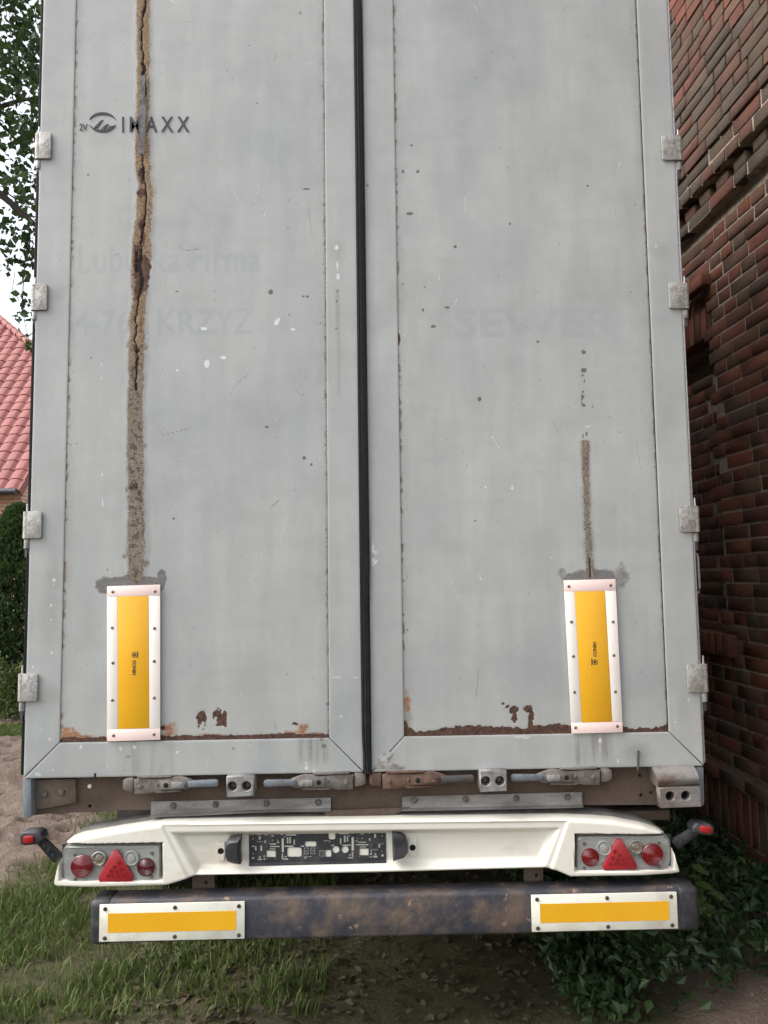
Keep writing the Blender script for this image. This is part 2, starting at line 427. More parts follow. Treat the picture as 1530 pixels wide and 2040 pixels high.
a = n.noise(1.7, 5, .6, lo=.35, hi=.65); b = n.noise(48, 6, .7, lo=.36, hi=.66); peb = n.noise(120, 3, .6, lo=.58, hi=.64)
c = n.mix(a, (.285, .212, .170), (.35, .275, .228)); c = n.mix(n.mul(b, .5), c, (.18, .128, .098)); c = n.mix(n.mul(peb, .35), c, (.34, .29, .25))
c = n.mix(n.mul(ck, .8), c, (.09, .065, .05))
c = n.mix(n.mul(gr, .9), c, n.mix(b, (.07, .085, .03), (.12, .105, .055)))
M['earth'] = n.out(c, .95, 0, b, .9, .03, .2)
ground = prop(link('ground', gme, None, M['earth']), 'bare pinkish dirt track with grassy verges round the trailer', kind='structure')

# ------------------------------------------------------------------ semi trailer
TR = empty('semi_trailer', (0, 0, 0))
prop(TR, 'weathered grey box semi trailer seen from behind with closed double doors', 'trailer')
XL, XR = P(47, 1548)[0], P(1402, 1526)[0]
ZB = P(720, 1538)[1]; ZI = P(655, 1470)[1]; ZT = 4.16
XLi, XLr = P(119, 1470)[0], P(656, 1468)[0]
XRi, XRr = P(805, 1465)[0], P(1333, 1456)[0]
XS0, XS1 = P(719, 1300)[0], P(739, 1300)[0]     # inner edges of the doors at the seal
XLm, XRm = XS0+.004, XS1-.002

def polyline(pts):
    q = np.array([P(a, b) for a, b in pts]); o = np.argsort(q[:, 1]); return q[o, 1], q[o, 0]
K = P(1000, 1020)[0]-P(999, 1020)[0]            # metres per photograph pixel on the door, about

class Wear:
    """masks of rust, dirt, chips and scratches over a sheet of door metal"""
    def __init__(w, X, Z):
        w.X, w.Z = X, Z
        for k in ('tan', 'crk', 'stn', 'org', 'wht', 'spk', 'edg', 'brn', 'gho', 'dir', 'up', 'sof'): setattr(w, k, np.zeros_like(X))
    def blob(w, px, py, rx, ry, rough=.7, soft=.35, sd=0):
        cx, cz = P(px, py)
        d = np.sqrt(((w.X-cx)/(rx*K))**2+((w.Z-cz)/(ry*K))**2)+(fbm(w.X*60+px, w.Z*60+py, 13+sd, 4)-.5)*2*rough
        return 1-sstep(1-soft, 1+soft, d)
    def line(w, pts, wd, dash=0):
        r = np.zeros_like(w.X); q = [P(a, b) for a, b in pts]
        for (ax, az), (bx, bz) in zip(q[:-1], q[1:]):
            dx, dz = bx-ax, bz-az; L2 = dx*dx+dz*dz+1e-12
            t = np.clip(((w.X-ax)*dx+(w.Z-az)*dz)/L2, 0, 1)
            r = np.maximum(r, 1-sstep(wd*K*.4, wd*K*1.15, np.hypot(w.X-ax-t*dx, w.Z-az-t*dz)))
        if dash: r = r*sstep(.42, .55, vnoise(w.X*90, w.Z*90, 71))
        return r
    def put(w, k, m): setattr(w, k, np.maximum(getattr(w, k), m))
    def drips(w, x0, x1, ytop, ybot, amt=.5, f=70, sd=3):
        """dirty runs between two photograph columns"""
        a, zt_ = P(x0, ytop); b, zb_ = P(x1, ybot)
        m = (.25+.75*sstep(.40, .75, fbm(w.X*f, w.Z*4, 200+sd, 3)))*sstep(a-.004, a+.02, w.X)*(1-sstep(b-.02, b+.004, w.X))
        return amt*m*(1-sstep(zt_-.006, zt_, w.Z))*sstep(zb_-.01, zb_+.05, w.Z+.03*vnoise(w.X*40, w.X*0, 207))
    def text(w, body, x0, x1, ybot, ytop, bold=0., amt=1.):
        """shadow of removed lettering"""
        me, co = text_mesh(body, 1.0, 1, 'LEFT', 1.0, bold)
        a = P(x0, ybot); c = P(x0, ytop); e = P(x1, ybot); mn = co.min(0); mx = co.max(0)
        tx_ = a[0]+(co[:, 0]-mn[0])/(mx[0]-mn[0])*(e[0]-a[0]); tz_ = a[1]+(co[:, 1]-mn[1])/(mx[1]-mn[1])*(c[1]-a[1])
        me.calc_loop_triangles(); xs, zs = w.X[:, 0], w.Z[0, :]
        for t in me.loop_triangles:
            i, j, k = t.vertices
            ax, bx, cx = tx_[i], tx_[j], tx_[k]; az, bz, cz = tz_[i], tz_[j], tz_[k]
            D = (bx-ax)*(cz-az)-(cx-ax)*(bz-az)
            if abs(D) < 1e-10: continue
            i0, i1 = np.searchsorted(xs, [min(ax, bx, cx), max(ax, bx, cx)]); j0, j1 = np.searchsorted(zs, [min(az, bz, cz), max(az, bz, cz)])
            if i1 <= i0 or j1 <= j0: continue
            X, Z = w.X[i0:i1, j0:j1], w.Z[i0:i1, j0:j1]
            u = ((X-ax)*(cz-az)-(cx-ax)*(Z-az))/D; v = ((bx-ax)*(Z-az)-(X-ax)*(bz-az))/D
            w.gho[i0:i1, j0:j1] = np.maximum(w.gho[i0:i1, j0:j1], ((u >= -.01) & (v >= -.01) & (u+v <= 1.01))*amt)
        bpy.data.meshes.remove(me)
    def finish(w, me):
        g_ = w.gho; g_ = (g_+np.roll(g_, 1, 0)+np.roll(g_, -1, 0)+np.roll(g_, 1, 1)+np.roll(g_, -1, 1))/5
        g_ = g_*sstep(.0, .45, fbm(w.X*4, w.Z*4, 301, 4))
        color_attr(me, 'wear_a', np.stack([w.tan, w.crk, w.stn, w.org], -1).reshape(-1, 4))
        color_attr(me, 'wear_b', np.stack([w.wht, w.spk, w.edg, w.brn], -1).reshape(-1, 4))
        color_attr(me, 'wear_c', np.stack([g_, w.dir, w.up, w.sof], -1).reshape(-1, 4))

def panel(name, x0, x1, side):
    z0, z1 = ZI-.012, ZT-.1
    st = .0042
    xs = np.linspace(x0-.006, x1+.006, int((x1-x0)/st)); zs = np.linspace(z0, z1, int((z1-z0)/st))
    X, Z = np.meshgrid(xs, zs, indexing='ij')
    Y = np.full_like(X, .003)
    w = Wear(X, Z); tan, crk, stn, org, wht, spk, edg, brn = w.tan, w.crk, w.stn, w.org, w.wht, w.spk, w.edg, w.brn; blob, line = w.blob, w.line
    jit = (fbm(X*45, Z*30, 3, 4)-.5); jf = (fbm(X*140, Z*140, 9, 3)-.5)
    rg = np.random.RandomState(side)
    # dirt and rust pricks along the stiles
    for ex, s_, amp in ((x0, 1, 1.0), (x1, -1, .9)):
        d = (X-ex)*s_
        dots = sstep(.58, .68, vnoise(X*80, Z*62, 81+side))*(1-sstep(.002, .017, d))
        edg = np.maximum(edg, np.maximum(1.15*dots*sstep(.30, .5, fbm(Z*3+s_, Z*0, 17, 3)), (1-sstep(.0008, .004, d+jit*.003))*.75)*amp)
        edg = np.maximum(edg, .16*(1-sstep(.0, .05, d+jit*.04)))
    crk = np.maximum(crk, (1-sstep(.0015, .0045, x1-X))*(.95 if side else .6))
    w.put('dir', (1-sstep(.0, .16, Z-ZI+.08*(fbm(X*4, Z*4, 19, 3)-.5)))*.55)
    cnt = 210 if side == 0 else 260
    for _ in range(cnt):
        px = rg.uniform(130, 650) if side == 0 else rg.uniform(795, 1310); py = rg.uniform(-60, 1440)
        r = .9*rg.pareto(2.6)+.75; r = min(r, 3.0)
        cx, cz = P(px, py); i0, i1 = np.searchsorted(xs, [cx-.02, cx+.02]); j0, j1 = np.searchsorted(zs, [cz-.02, cz+.02])
        sl_ = (slice(i0, i1), slice(j0, j1)); d = np.hypot(X[sl_]-cx, (Z[sl_]-cz)*rg.uniform(.6, 1.2))/(r*K)
        spk[sl_] = np.maximum(spk[sl_], (1-sstep(.5, 1.2, d))*rg.uniform(.3, .85))
    for k_ in range(90):
        px = rg.uniform(140, 645) if side == 0 else rg.uniform(800, 1300); py = rg.uniform(-40, 1440); L_ = 4+rg.pareto(2.0)*9; an = rg.normal(1.45, .5) if rg.rand() < .6 else rg.uniform(0, 3.1)
        q0 = P(px, py); q1 = P(px+min(L_, 60)*math.cos(an), py+min(L_, 60)*math.sin(an))
        lo_ = np.minimum(q0, q1)-.01; hi_ = np.maximum(q0, q1)+.01
        i0, i1 = np.searchsorted(xs, [lo_[0], hi_[0]]); j0, j1 = np.searchsorted(zs, [lo_[1], hi_[1]])
        if i1-i0 < 2 or j1-j0 < 2: continue
        A_, B_ = X[i0:i1, j0:j1], Z[i0:i1, j0:j1]; dx, dz = q1[0]-q0[0], q1[1]-q0[1]
        t = np.clip(((A_-q0[0])*dx+(B_-q0[1])*dz)/(dx*dx+dz*dz+1e-9), 0, 1); dd = np.hypot(A_-q0[0]-t*dx, B_-q0[1]-t*dz)
        ln_ = (1-sstep(.001, .0042, dd))*rg.uniform(.35, .8)
        if rg.rand() < .55: wht[i0:i1, j0:j1] = np.maximum(wht[i0:i1, j0:j1], ln_*.8)
        else: spk[i0:i1, j0:j1] = np.maximum(spk[i0:i1, j0:j1], ln_*.7)
    cl = sstep(.58, .72, fbm(X*2.3+side*5, Z*2.3, 91, 3))*sstep(.86, .93, vnoise(X*150, Z*150, 93))
    spk = np.maximum(spk, cl*.3)
    if side == 0:
        zc, xc = polyline([(284, -80), (286, 120), (283, 255), (285, 330), (290, 380), (287, 420), (281, 480), (279, 530), (277, 600), (273, 640), (273, 690), (270, 760), (269, 830), (269, 900), (271, 1000), (272, 1080), (271, 1150)])
        C = np.interp(Z, zc, xc)
        zw = [P(270, q)[1] for q in (1165, 1140, 1080, 980, 850, 760, 690, 600, 530, 450, 380, 300, 255, 0, -100)]
        hw = np.interp(Z, zw, np.array([5, 17, 20, 17, 17, 16, 17, 14, 19, 17, 15, 17, 15, 13, 12])*K*.92)
        d = X-C
        lob = (fbm(Z*9, X*3, 5, 4)-.5)*.022
        tan = 1-sstep(-.010, .011, np.abs(d+lob*.35)-hw+jit*.012+lob*.45)
        tan = tan*(.55+.75*fbm(X*16, Z*9, 113, 4))
        org = np.maximum(org, sstep(.15, .6, tan)*sstep(.56, .72, fbm(X*22+3, Z*10, 119, 3))*.65)
        halo = (1-sstep(0, .02, np.abs(d)-hw+jit*.02))
        edg = np.maximum(edg, halo*.28)
        dots = sstep(.62, .72, vnoise(X*110, Z*110, 61))*(1-sstep(-.012, .006, np.abs(d)-hw))
        tan *= 1-.0*dots
        spk = np.maximum(spk, dots*.8*sstep(P(270, 500)[1]+.8, P(270, 700)[1]-.3, Z))
        w.up = sstep(P(270, 830)[1], P(270, 640)[1], Z)
        z700 = P(270, 790)[1]; up = sstep(z700-.02, z700+.03, Z)
        cxl = C+.002+(fbm(Z*14, Z*0+2, 23, 4)-.5)*.030+(fbm(Z*70, Z*0+5, 27, 3)-.5)*.010
        cw = .0022+.0060*sstep(.55, .8, fbm(Z*11, Z*0+8, 29, 3))
        ck_ = (1-sstep(cw*.5, cw+.003, np.abs(X-cxl)))*up
        crk = np.maximum(crk, ck_)
        for q in ((274, 520, 9, 42), (290, 540, 10, 34), (280, 565, 8, 26), (283, 385, 10, 8), (285, 460, 4, 30), (284, 350, 6, 14), (281, 345, 6, 9), (273, 580, 6, 18), (281, 448, 5, 9), (274, 697, 5, 7), (273, 725, 4, 14), (271, 770, 4, 9), (270, 968, 6, 8), (262, 972, 5, 4), (279, 983, 3, 6)):
            bl = blob(*q, rough=.55, soft=.25); brn = np.maximum(brn, bl*.95)
        crk = np.maximum(crk, blob(272, 525, 3, 22, .9, .3)); crk = np.maximum(crk, blob(274, 700, 5, 4, .8, .3))
        for q in ((256, 688, 6, 8), (289, 690, 7, 7), (287, 888, 5, 5), (256, 908, 5, 5), (248, 1108, 5, 7), (290, 1122, 6, 7), (252, 975, 4, 7)):
            edg = np.maximum(edg, blob(*q, rough=.5)*.9)
        stn = np.maximum(stn, np.maximum(blob(262, 1166, 66, 20, .16, .10), blob(322, 1152, 9, 16, .5, .2)))
        stn = np.maximum(stn, blob(208, 1165, 15, 18, .45, .25))
        tan = np.maximum(tan*(1-stn*.0), blob(270, 1145, 13, 14, .7, .3))
        zr = P(300, 1474)[1]
        hrow = .001+.014*fbm(X*22, X*0, 33, 4)
        brn = np.maximum(brn, 1-sstep(hrow-.002, hrow+.002, Z-zr+.0))
        brn = np.maximum(brn, .9*(1-sstep(.004, .012, Z-zr-.01*fbm(X*30, X*0, 37, 3))))
        for q in ((138, 1462, 22, 11), (338, 1455, 20, 15), (602, 1455, 14, 14), (575, 1463, 18, 8), (628, 1464, 16, 6), (420, 1466, 30, 5), (170, 1468, 18, 4), (128, 1457, 7, 8)):
            org = np.maximum(org, blob(*q, rough=.5, soft=.8)*.8)
        for q in ((404, 1432, 9, 16), (437, 1432, 10, 16), (432, 1422, 6, 6), (324, 1450, 4, 4), (587, 1443, 5, 2)):
            brn = np.maximum(brn, blob(*q, rough=.95, soft=.2))
        for q in ((352, 580, 3, 2), (539, 582, 5, 5), (612, 590, 3.5, 3.5), (604, 590, 4, 1.5), (606, 912, 3.5, 3.5), (620, 925, 2.5, 3), (531, 850, 4, 2), (345, 1033, 3, 2.5), (175, 347, 3, 2), (610, 376, 8, 2), (427, 580, 2, 2)):
            spk = np.maximum(spk, blob(*q, rough=.4, soft=.3))
        for q in ((553, 641, 7, 9), (583, 656, 6, 6), (407, 655, 6, 4), (413, 722, 5, 9), (446, 712, 8, 4), (555, 645, 3, 3), (363, 726, 3, 2), (354, 738, 3, 2), (326, 848, 2, 2), (480, 1383, 3, 6)):
            wht = np.maximum(wht, blob(q[0], q[1], q[2]*.75, q[3]*.75, rough=1.5, soft=.3)*.8)
        for pts, wd_ in (([(516, 365), (507, 400)], 1.0), ([(453, 376), (460, 366)], .8), ([(202, 720), (202, 800)], .8), ([(203, 940), (204, 1045)], .8), ([(348, 1030), (366, 1022), (362, 1010)], .8), ([(604, 925), (605, 950)], 1.2), ([(600, 908), (640, 938)], .8)):
            wht = np.maximum(wht, line(pts, wd_, 1)*.75)
        for pts, wd_ in (([(356, 489), (367, 497), (377, 498), (390, 495), (399, 497)], 1.0), ([(320, 868), (375, 854)], .7), ([(459, 788), (470, 765), (495, 745)], .7), ([(135, 887), (160, 882), (165, 875)], .7), ([(585, 772), (597, 785), (606, 786)], .6)):
            spk = np.maximum(spk, line(pts, wd_)*.75)
    else:
        zc, xc = polyline([(1163, 700), (1164, 760), (1164, 815), (1166, 880), (1168, 960), (1171, 1040), (1174, 1110), (1177, 1155)])
        C = np.interp(Z, zc, xc); d = X-C
        zt, zb = P(1166, 876)[1], P(1175, 1150)[1]
        rng_ = (1-sstep(zt-.006, zt+.006, Z))*sstep(zb-.01, zb+.01, Z)
        hw = 7.5*K+(fbm(Z*10, Z*0, 6, 3)-.5)*.008
        tan = (1-sstep(-.009, .008, np.abs(d)-hw+jit*.012))*rng_*(.35+.95*fbm(X*20, Z*8, 117, 4))
        edg = np.maximum(edg, (1-sstep(0, .014, np.abs(d)-hw+jit*.02))*rng_*.35)
        spk = np.maximum(spk, sstep(.60, .70, vnoise(X*120, Z*120, 61))*tan*.45)
        z1_, z2_ = P(1164, 730)[1], P(1164, 818)[1]
        r2 = (1-sstep(z1_-.01, z1_, Z))*sstep(z2_, z2_+.01, Z)
        r3 = (1-sstep(P(1166, 858)[1]-.005, P(1166, 858)[1], Z))*sstep(zt-.005, zt, Z)
        spk = np.maximum(spk, sstep(.55, .66, vnoise(X*125, Z*125, 67))*(1-sstep(4*K, 7*K, np.abs(d)))*np.maximum(r2, r3)*.95)
        org = np.maximum(org, blob(1168, 893, 8, 16, .5, .5)*.55)
        cxl = C+(fbm(Z*30, Z*0, 43, 4)-.5)*.012
        zc1 = P(1173, 1098)[1]
        crk = np.maximum(crk, (1-sstep(.001, .0032, np.abs(X-cxl)))*(1-sstep(zc1-.03, zc1+.01, Z))*sstep(zb-.006, zb, Z))
        stn = np.maximum(stn, np.maximum(blob(1177, 1156, 56, 22, .22, .22), blob(1120, 1142, 9, 10, .5, .4)*.6))
        stn = np.maximum(stn, blob(1240, 1150, 14, 24, .6, .6)*.7); stn = np.maximum(stn, blob(1246, 1200, 12, 30, .7, .7)*.22)
        zr = P(1060, 1461)[1]
        pr = np.interp(X, [P(q, 1460)[0] for q in (800, 808, 816, 830, 860, 880, 930, 1000, 1040, 1100, 1140, 1240, 1260, 1300, 1315, 1335)],
                       np.array([26, 28, 17, 5, 8, 13, 16, 14, 10, 17, 15, 9, 6, 5, 9, 12])*K)
        brn = np.maximum(brn, 1-sstep(-.0015, .0015, Z-zr-pr-(fbm(X*70, X*0, 47, 4)-.5)*.016))
        for q in ((1024, 1415, 9, 9), (1024, 1430, 7, 9), (1053, 1413, 10, 7), (1058, 1432, 6, 18), (1012, 1408, 4, 4), (1003, 1402, 3, 3), (794, 676, 3, 14)):
            brn = np.maximum(brn, blob(*q, rough=.7, soft=.2))
        org = np.maximum(org, blob(810, 1400, 7, 24, .7, .5)*.7)
        edg = np.maximum(edg, blob(810, 1420, 9, 40, .6, .6)*.6)
        for q in ((817, 425, 7, 3), (891, 612, 6, 2), (863, 650, 5, 3), (907, 491, 4, 4), (843, 617, 3, 3), (955, 795, 4, 5), (1072, 680, 3, 3), (803, 341, 3, 3), (832, 341, 3, 3), (1164, 701, 5, 4), (1171, 369, 3, 2), (812, 1255, 2.5, 2.5), (820, 289, 3, 3)):
            spk = np.maximum(spk, blob(*q, rough=.35, soft=.3))
        for pts, wd_ in (([(848, 1279), (868, 1270)], 1), ([(833, 455), (845, 463)], .8), ([(805, 340), (845, 328)], .8), ([(915, 493), (926, 500)], .8), ([(900, 610), (925, 609)], .6)):
            wht = np.maximum(wht, line(pts, wd_, 1)*.7)
        for q in ((1098, 1112, 3, 3), (1020, 970, 3, 5), (968, 970, 3, 4)):
            wht = np.maximum(wht, blob(*q, rough=.9, soft=.3)*.6)
    # relief: rust lifts the skin, cracks and peeled patches sink, the sheet itself is not quite flat
    Y += (fbm(X*1.3+side*3, Z*1.3, 55, 3)-.5)*.0045*sstep(0, .12, X-x0)*sstep(0, .12, x1-X)
    Y -= tan*(.0001+.0008*fbm(X*60, Z*60, 57, 3)) - crk*.004 - brn*.0012
    Y += halo*-.001 if side == 0 else 0
    nx_, nz_ = X.shape
    idx = np.arange(nx_*nz_).reshape(nx_, nz_)
    f = np.stack([idx[:-1, :-1], idx[1:, :-1], idx[1:, 1:], idx[:-1, 1:]], -1).reshape(-1, 4)
    me = np_mesh(name, np.stack([X, Y, Z], -1).reshape(-1, 3), f)
    w.tan, w.crk, w.stn, w.org, w.wht, w.spk, w.edg, w.brn = tan, crk, stn, org, wht, spk, edg, brn
    if side == 0:
        w.text('Lubuska Firma', 155, 520, 545, 487, .015, .65); w.text('64-761 KRZY\u017b', 118, 503, 668, 600, .02, .75)
        for q in ((180, 430, 50, 150), (165, 860, 45, 90), (600, 1290, 60, 110), (330, 350, 30, 60)): w.put('dir', blob(*q, rough=.35, soft=.9)*.5)  # soft patches of a paler, warmer tone on the left skin
    else:
        w.text('SEWER', 905, 1235, 674, 612, .03, .62)
    w.finish(me)
    return link(name, me, TR, M['door'])

doorL = panel('door', XLi, XLr, 0); doorR = panel('door', XRi, XRr, 1)
prop(doorL, 'left door with a long split rust seam'); prop(doorR, 'right door with a short rust streak')
g = .0014
def frame_sheet(name, d, c, Y0, side, marks):
    """c: four corners (X, Z) anticlockwise from lower left; a folded sheet-metal strip with rolled edges"""
    A, B, C, D = [np.array(q) for q in c]
    st = .0048; nu = max(8, int(max(np.linalg.norm(B-A), np.linalg.norm(C-D))/st)); nv = max(8, int(max(np.linalg.norm(D-A), np.linalg.norm(C-B))/st))
    u = np.linspace(0, 1, nu)[:, None, None]; v_ = np.linspace(0, 1, nv)[None, :, None]
    G = (A*(1-u)+B*u)*(1-v_)+(D*(1-u)+C*u)*v_
    X, Z = G[..., 0], G[..., 1]
    Y = np.full_like(X, Y0)+(fbm(X*2.2, Z*2.2, 155, 3)-.5)*.0015
    w = Wear(X, Z); marks(w)
    rg = np.random.RandomState(side)
    w.put('spk', sstep(.90, .96, vnoise(X*130, Z*130, 95+side))*sstep(.45, .6, fbm(X*4, Z*4, 96, 2))*.4)
    rim = np.zeros_like(X); rim[0, :] = rim[-1, :] = 1; rim[:, 0] = rim[:, -1] = 1
    Y = Y+rim*.0010
    n1, n2 = X.shape
    loop = [(i, 0) for i in range(n1)]+[(n1-1, j) for j in range(1, n2)]+[(i, n2-1) for i in range(n1-2, -1, -1)]+[(0, j) for j in range(n2-2, 0, -1)]
    V = np.stack([X, Y, Z], -1).reshape(-1, 3); idx = np.arange(n1*n2).reshape(n1, n2)
    f = np.stack([idx[:-1, :-1], idx[1:, :-1], idx[1:, 1:], idx[:-1, 1:]], -1).reshape(-1, 4)
    li = np.array([idx[q] for q in loop]); m_ = len(li)
    back = V[li].copy(); back[:, 1] = .045
    f2 = np.stack([li, np.arange(m_)+n1*n2, np.roll(np.arange(m_), -1)+n1*n2, np.roll(li, -1)], -1)
    me = np_mesh(name, np.concatenate([V, back]), np.concatenate([f, f2]))
    me.set_sharp_from_angle(angle=math.radians(45))
    pad = lambda a: np.concatenate([a.reshape(-1), np.zeros(m_)])
    for k in ('tan', 'crk', 'stn', 'org', 'wht', 'spk', 'edg', 'brn', 'dir', 'sof'): setattr(w, k, pad(getattr(w, k)))
    z_ = np.zeros(n1*n2+m_)
    color_attr(me, 'wear_a', np.stack([w.tan, w.crk, w.stn, w.org], -1)); color_attr(me, 'wear_b', np.stack([w.wht, w.spk, w.edg, w.brn], -1)); color_attr(me, 'wear_c', np.stack([z_, w.dir, z_, w.sof], -1))
    return link(name, me, d, M['door'])
def m_ll(w):
    for q in ((106, 1150, 14, 40), (103, 1215, 14, 60), (108, 1385, 16, 14), (86, 1396, 7, 4), (118, 585, 14, 14)): w.put('sof', w.blob(*q, rough=.4, soft=.9)*.4)
    for q in ((107, 1156, 3.5, 3.5), (107, 1165, 2, 2), (102, 1205, 2.5, 4), (102, 1235, 3, 3), (103, 1300, 2.5, 2.5), (99, 1473, 3, 3), (65, 1328, 2, 3)): w.put('wht', w.blob(*q, rough=.4, soft=.4)*.75)
    w.put('wht', w.line([(81, 1448), (80, 1480)], .8, 1)*.7); w.put('wht', w.line([(118, 936), (128, 950)], .8)*.5)
def m_lr(w):
    w.put('dir', w.blob(672, 660, 10, 110, .4, .8)*.6)
    w.put('sof', w.drips(664, 682, 575, 790, .75, 200)); w.put('sof', w.blob(672, 498, 14, 20, .3, .9)*.35)
    for q in ((671, 493, 5, 6), (672, 530, 3, 12), (673, 552, 4, 9)): w.put('wht', w.blob(*q, rough=.5, soft=.5)*.7)
    for q in ((671, 600, 2.5, 2.5), (670, 655, 2, 3), (672, 580, 3, 3)): w.put('spk', w.blob(*q, rough=.4)*.7)
    w.put('wht', w.line([(658, 1349), (714, 1350)], 1.3, 1)*.9); w.put('wht', w.blob(678, 1428, 4, 5, .6, .4)*.5)
def m_rl(w):
    for q in ((743, 1090, 3, 14), (746, 1120, 6, 8), (745, 1100, 5, 5)): w.put('wht', w.blob(*q, rough=.9, soft=.3)*.7)
    w.put('dir', w.blob(752, 1350, 12, 60, .4, .8)*.5); w.put('spk', w.blob(732, 370, 3, 3, .4)*.8)
    w.put('edg', w.blob(738, 1120, 3, 90, .5, .6)*.4)
def m_rr(w):
    w.put('sof', w.blob(1315, 500, 18, 16, .4, .9)*.3); w.put('wht', w.blob(1307, 491, 6, 5, .5, .4)*.45)
    w.put('wht', w.line([(1333, 650), (1331, 665)], .9, 1)*.6); w.put('sof', w.blob(1362, 1410, 10, 20, .5, .8)*.25)
    for q in ((1345, 1440, 3, 4), (1372, 1395, 4, 4)): w.put('wht', w.blob(*q, rough=.7, soft=.4)*.45)
def m_lrail(w):
    w.put('sof', w.drips(228, 350, 1476, 1550, .55, 60)); w.put('dir', w.drips(245, 330, 1478, 1550, .9, 30, 7)); w.put('sof', w.drips(590, 660, 1468, 1520, 1., 110)); w.put('dir', w.drips(590, 660, 1480, 1545, 1., 60, 9))
    w.put('sof', w.drips(600, 655, 1470, 1500, .6, 150, 4))
    for q in ((160, 1488, 5, 5), (75, 1541, 7, 7), (106, 1535, 5, 4), (240, 1490, 6, 4), (268, 1488, 5, 3), (355, 1498, 4, 4), (500, 1485, 10, 2), (610, 1528, 3, 8), (625, 1535, 3, 5)): w.put('wht', w.blob(*q, rough=.9, soft=.3)*.6)
    for p in ([(214, 1524), (214, 1535)], [(240, 1513), (241, 1535)], [(410, 1530), (418, 1505)]): w.put('wht', w.line(p, .9)*.7)
    w.put('sof', w.blob(257, 1507, 9, 3, .3, .4)*.8); w.put('spk', w.blob(81, 1512, 2, 3, .3)*.6)
    for q in ((465, 1491, 4, 4), (645, 1486, 6, 4), (640, 1472, 4, 4)): w.put('spk', w.blob(*q, rough=.7)*.6)
def m_rrail(w):
    w.put('sof', w.drips(1140, 1225, 1460, 1525, .9, 90, 5)); w.put('dir', w.drips(1140, 1230, 1460, 1530, .8, 50, 6)); w.put('sof', w.blob(1268, 1497, 22, 14, .35, .9)*.6)
    w.put('dir', w.drips(1350, 1375, 1470, 1530, .9, 60, 8)); w.put('dir', w.drips(790, 830, 1470, 1520, .8, 50, 9))
    for q in ((1032, 1469, 12, 3), (1046, 1469, 10, 3), (1195, 1476, 3, 4), (1195, 1490, 3, 3), (1232, 1515, 3, 5), (1368, 1509, 3, 3), (1115, 1519, 2, 2)): w.put('wht', w.blob(*q, rough=.9, soft=.3)*.6)
    w.put('sof', w.blob(772, 1512, 14, 12, .5, .5)*.35)
def framing(d, xo, xi, xi2, xo2, ms, sd):
    frame_sheet('frame_stile', d, [(xo, ZB+g*2), (xi-g*.2, ZI+g), (xi, ZT), (xo, ZT)], -.0005, sd, ms[0])
    frame_sheet('frame_stile', d, [(xi2, ZI+g), (xo2, ZB+g*2), (xo2, ZT), (xi2, ZT)], -.0005, sd+1, ms[1])
    frame_sheet('frame_rail', d, [(xo+g*2, ZB), (xo2-g*2, ZB), (xi2-g, ZI-g*.4), (xi+g, ZI-g*.4)], -.0010, sd+2, ms[2])
framing(doorL, XL, XLi, XLr, XLm, (m_ll, m_lr, m_lrail), 0)
framing(doorR, XRm, XRi, XRr, XR, (m_rl, m_rr, m_rrail), 4)
# core behind the skins
for d, a, b in ((doorL, XL, XLm), (doorR, XRm, XR)):
    MB().box(a+.003, b-.003, .024, .05, ZB+.004, ZT-.002).build('door_core', M['rubber'], d, smooth=False)

# rubber seal between the doors, with ribs, bowed a little at the foot
sv = []; prof = [(-.5, .0), (-.48, -.008), (-.30, -.0105), (-.2, -.0085), (0, -.0115), (.12, -.0095), (.3, -.011), (.47, -.008), (.5, 0)]
zz = np.linspace(ZB-.004, ZT, 60); mb = MB(); rows = []
for z in zz:
    zrel = (z-ZB)
    xa = np.interp(z, [ZB, ZB+.12, ZB+.55, 3.4, ZT], [P(722, 1537)[0]+.008, P(721, 1480)[0], P(717, 1200)[0], P(707, 258)[0], P(703, 0)[0]])
    xb = np.interp(z, [ZB, ZB+.12, ZB+.5, ZB+.56, ZB+.75, 3.4, ZT], [P(741, 1537)[0], P(738, 1480)[0], P(737, 1290)[0], P(734, 1255)[0], P(737, 1150)[0], P(724, 258)[0], P(720, 0)[0]])
    rows.append([((xa+xb)/2+u*(xb-xa), y-.003, z) for u, y in prof])
for r in rows: mb.v += r
k = len(prof)
for i in range(len(rows)-1):
    mb.f += [(i*k+j, i*k+j+1, (i+1)*k+j+1, (i+1)*k+j) for j in range(k-1)]
mb.build('door_seal', M['rubber'], TR, angle=50)
# rubber lips along the outer door edges
MB().box(XL-.014, XL-.002, .004, .06, ZB+.01, ZT).build('edge_seal', M['rubber'], TR, bevel=.003)
MB().box(XR+.002, XR+.009, .002, .05, ZB+.01, ZT).build('corner_strip', M['steel'], TR, bevel=.002)

# body of the box behind the doors
b = MB(); b.box(XL-.004, XR+.004, .062, 11.5, ZB+.03, ZT+.03); b.build('box_body', M['side'], TR, bevel=.01)
b = MB(); b.box(XL-.012, XL-.0045, .064, 11.5, ZB-.06, ZB+.1); b.build('side_rail', M['galv'], TR)
b = MB(); b.box(XR+.0045, XR+.012, .064, 11.5, ZB-.06, ZB+.1); b.build('side_rail', M['galv'], TR)

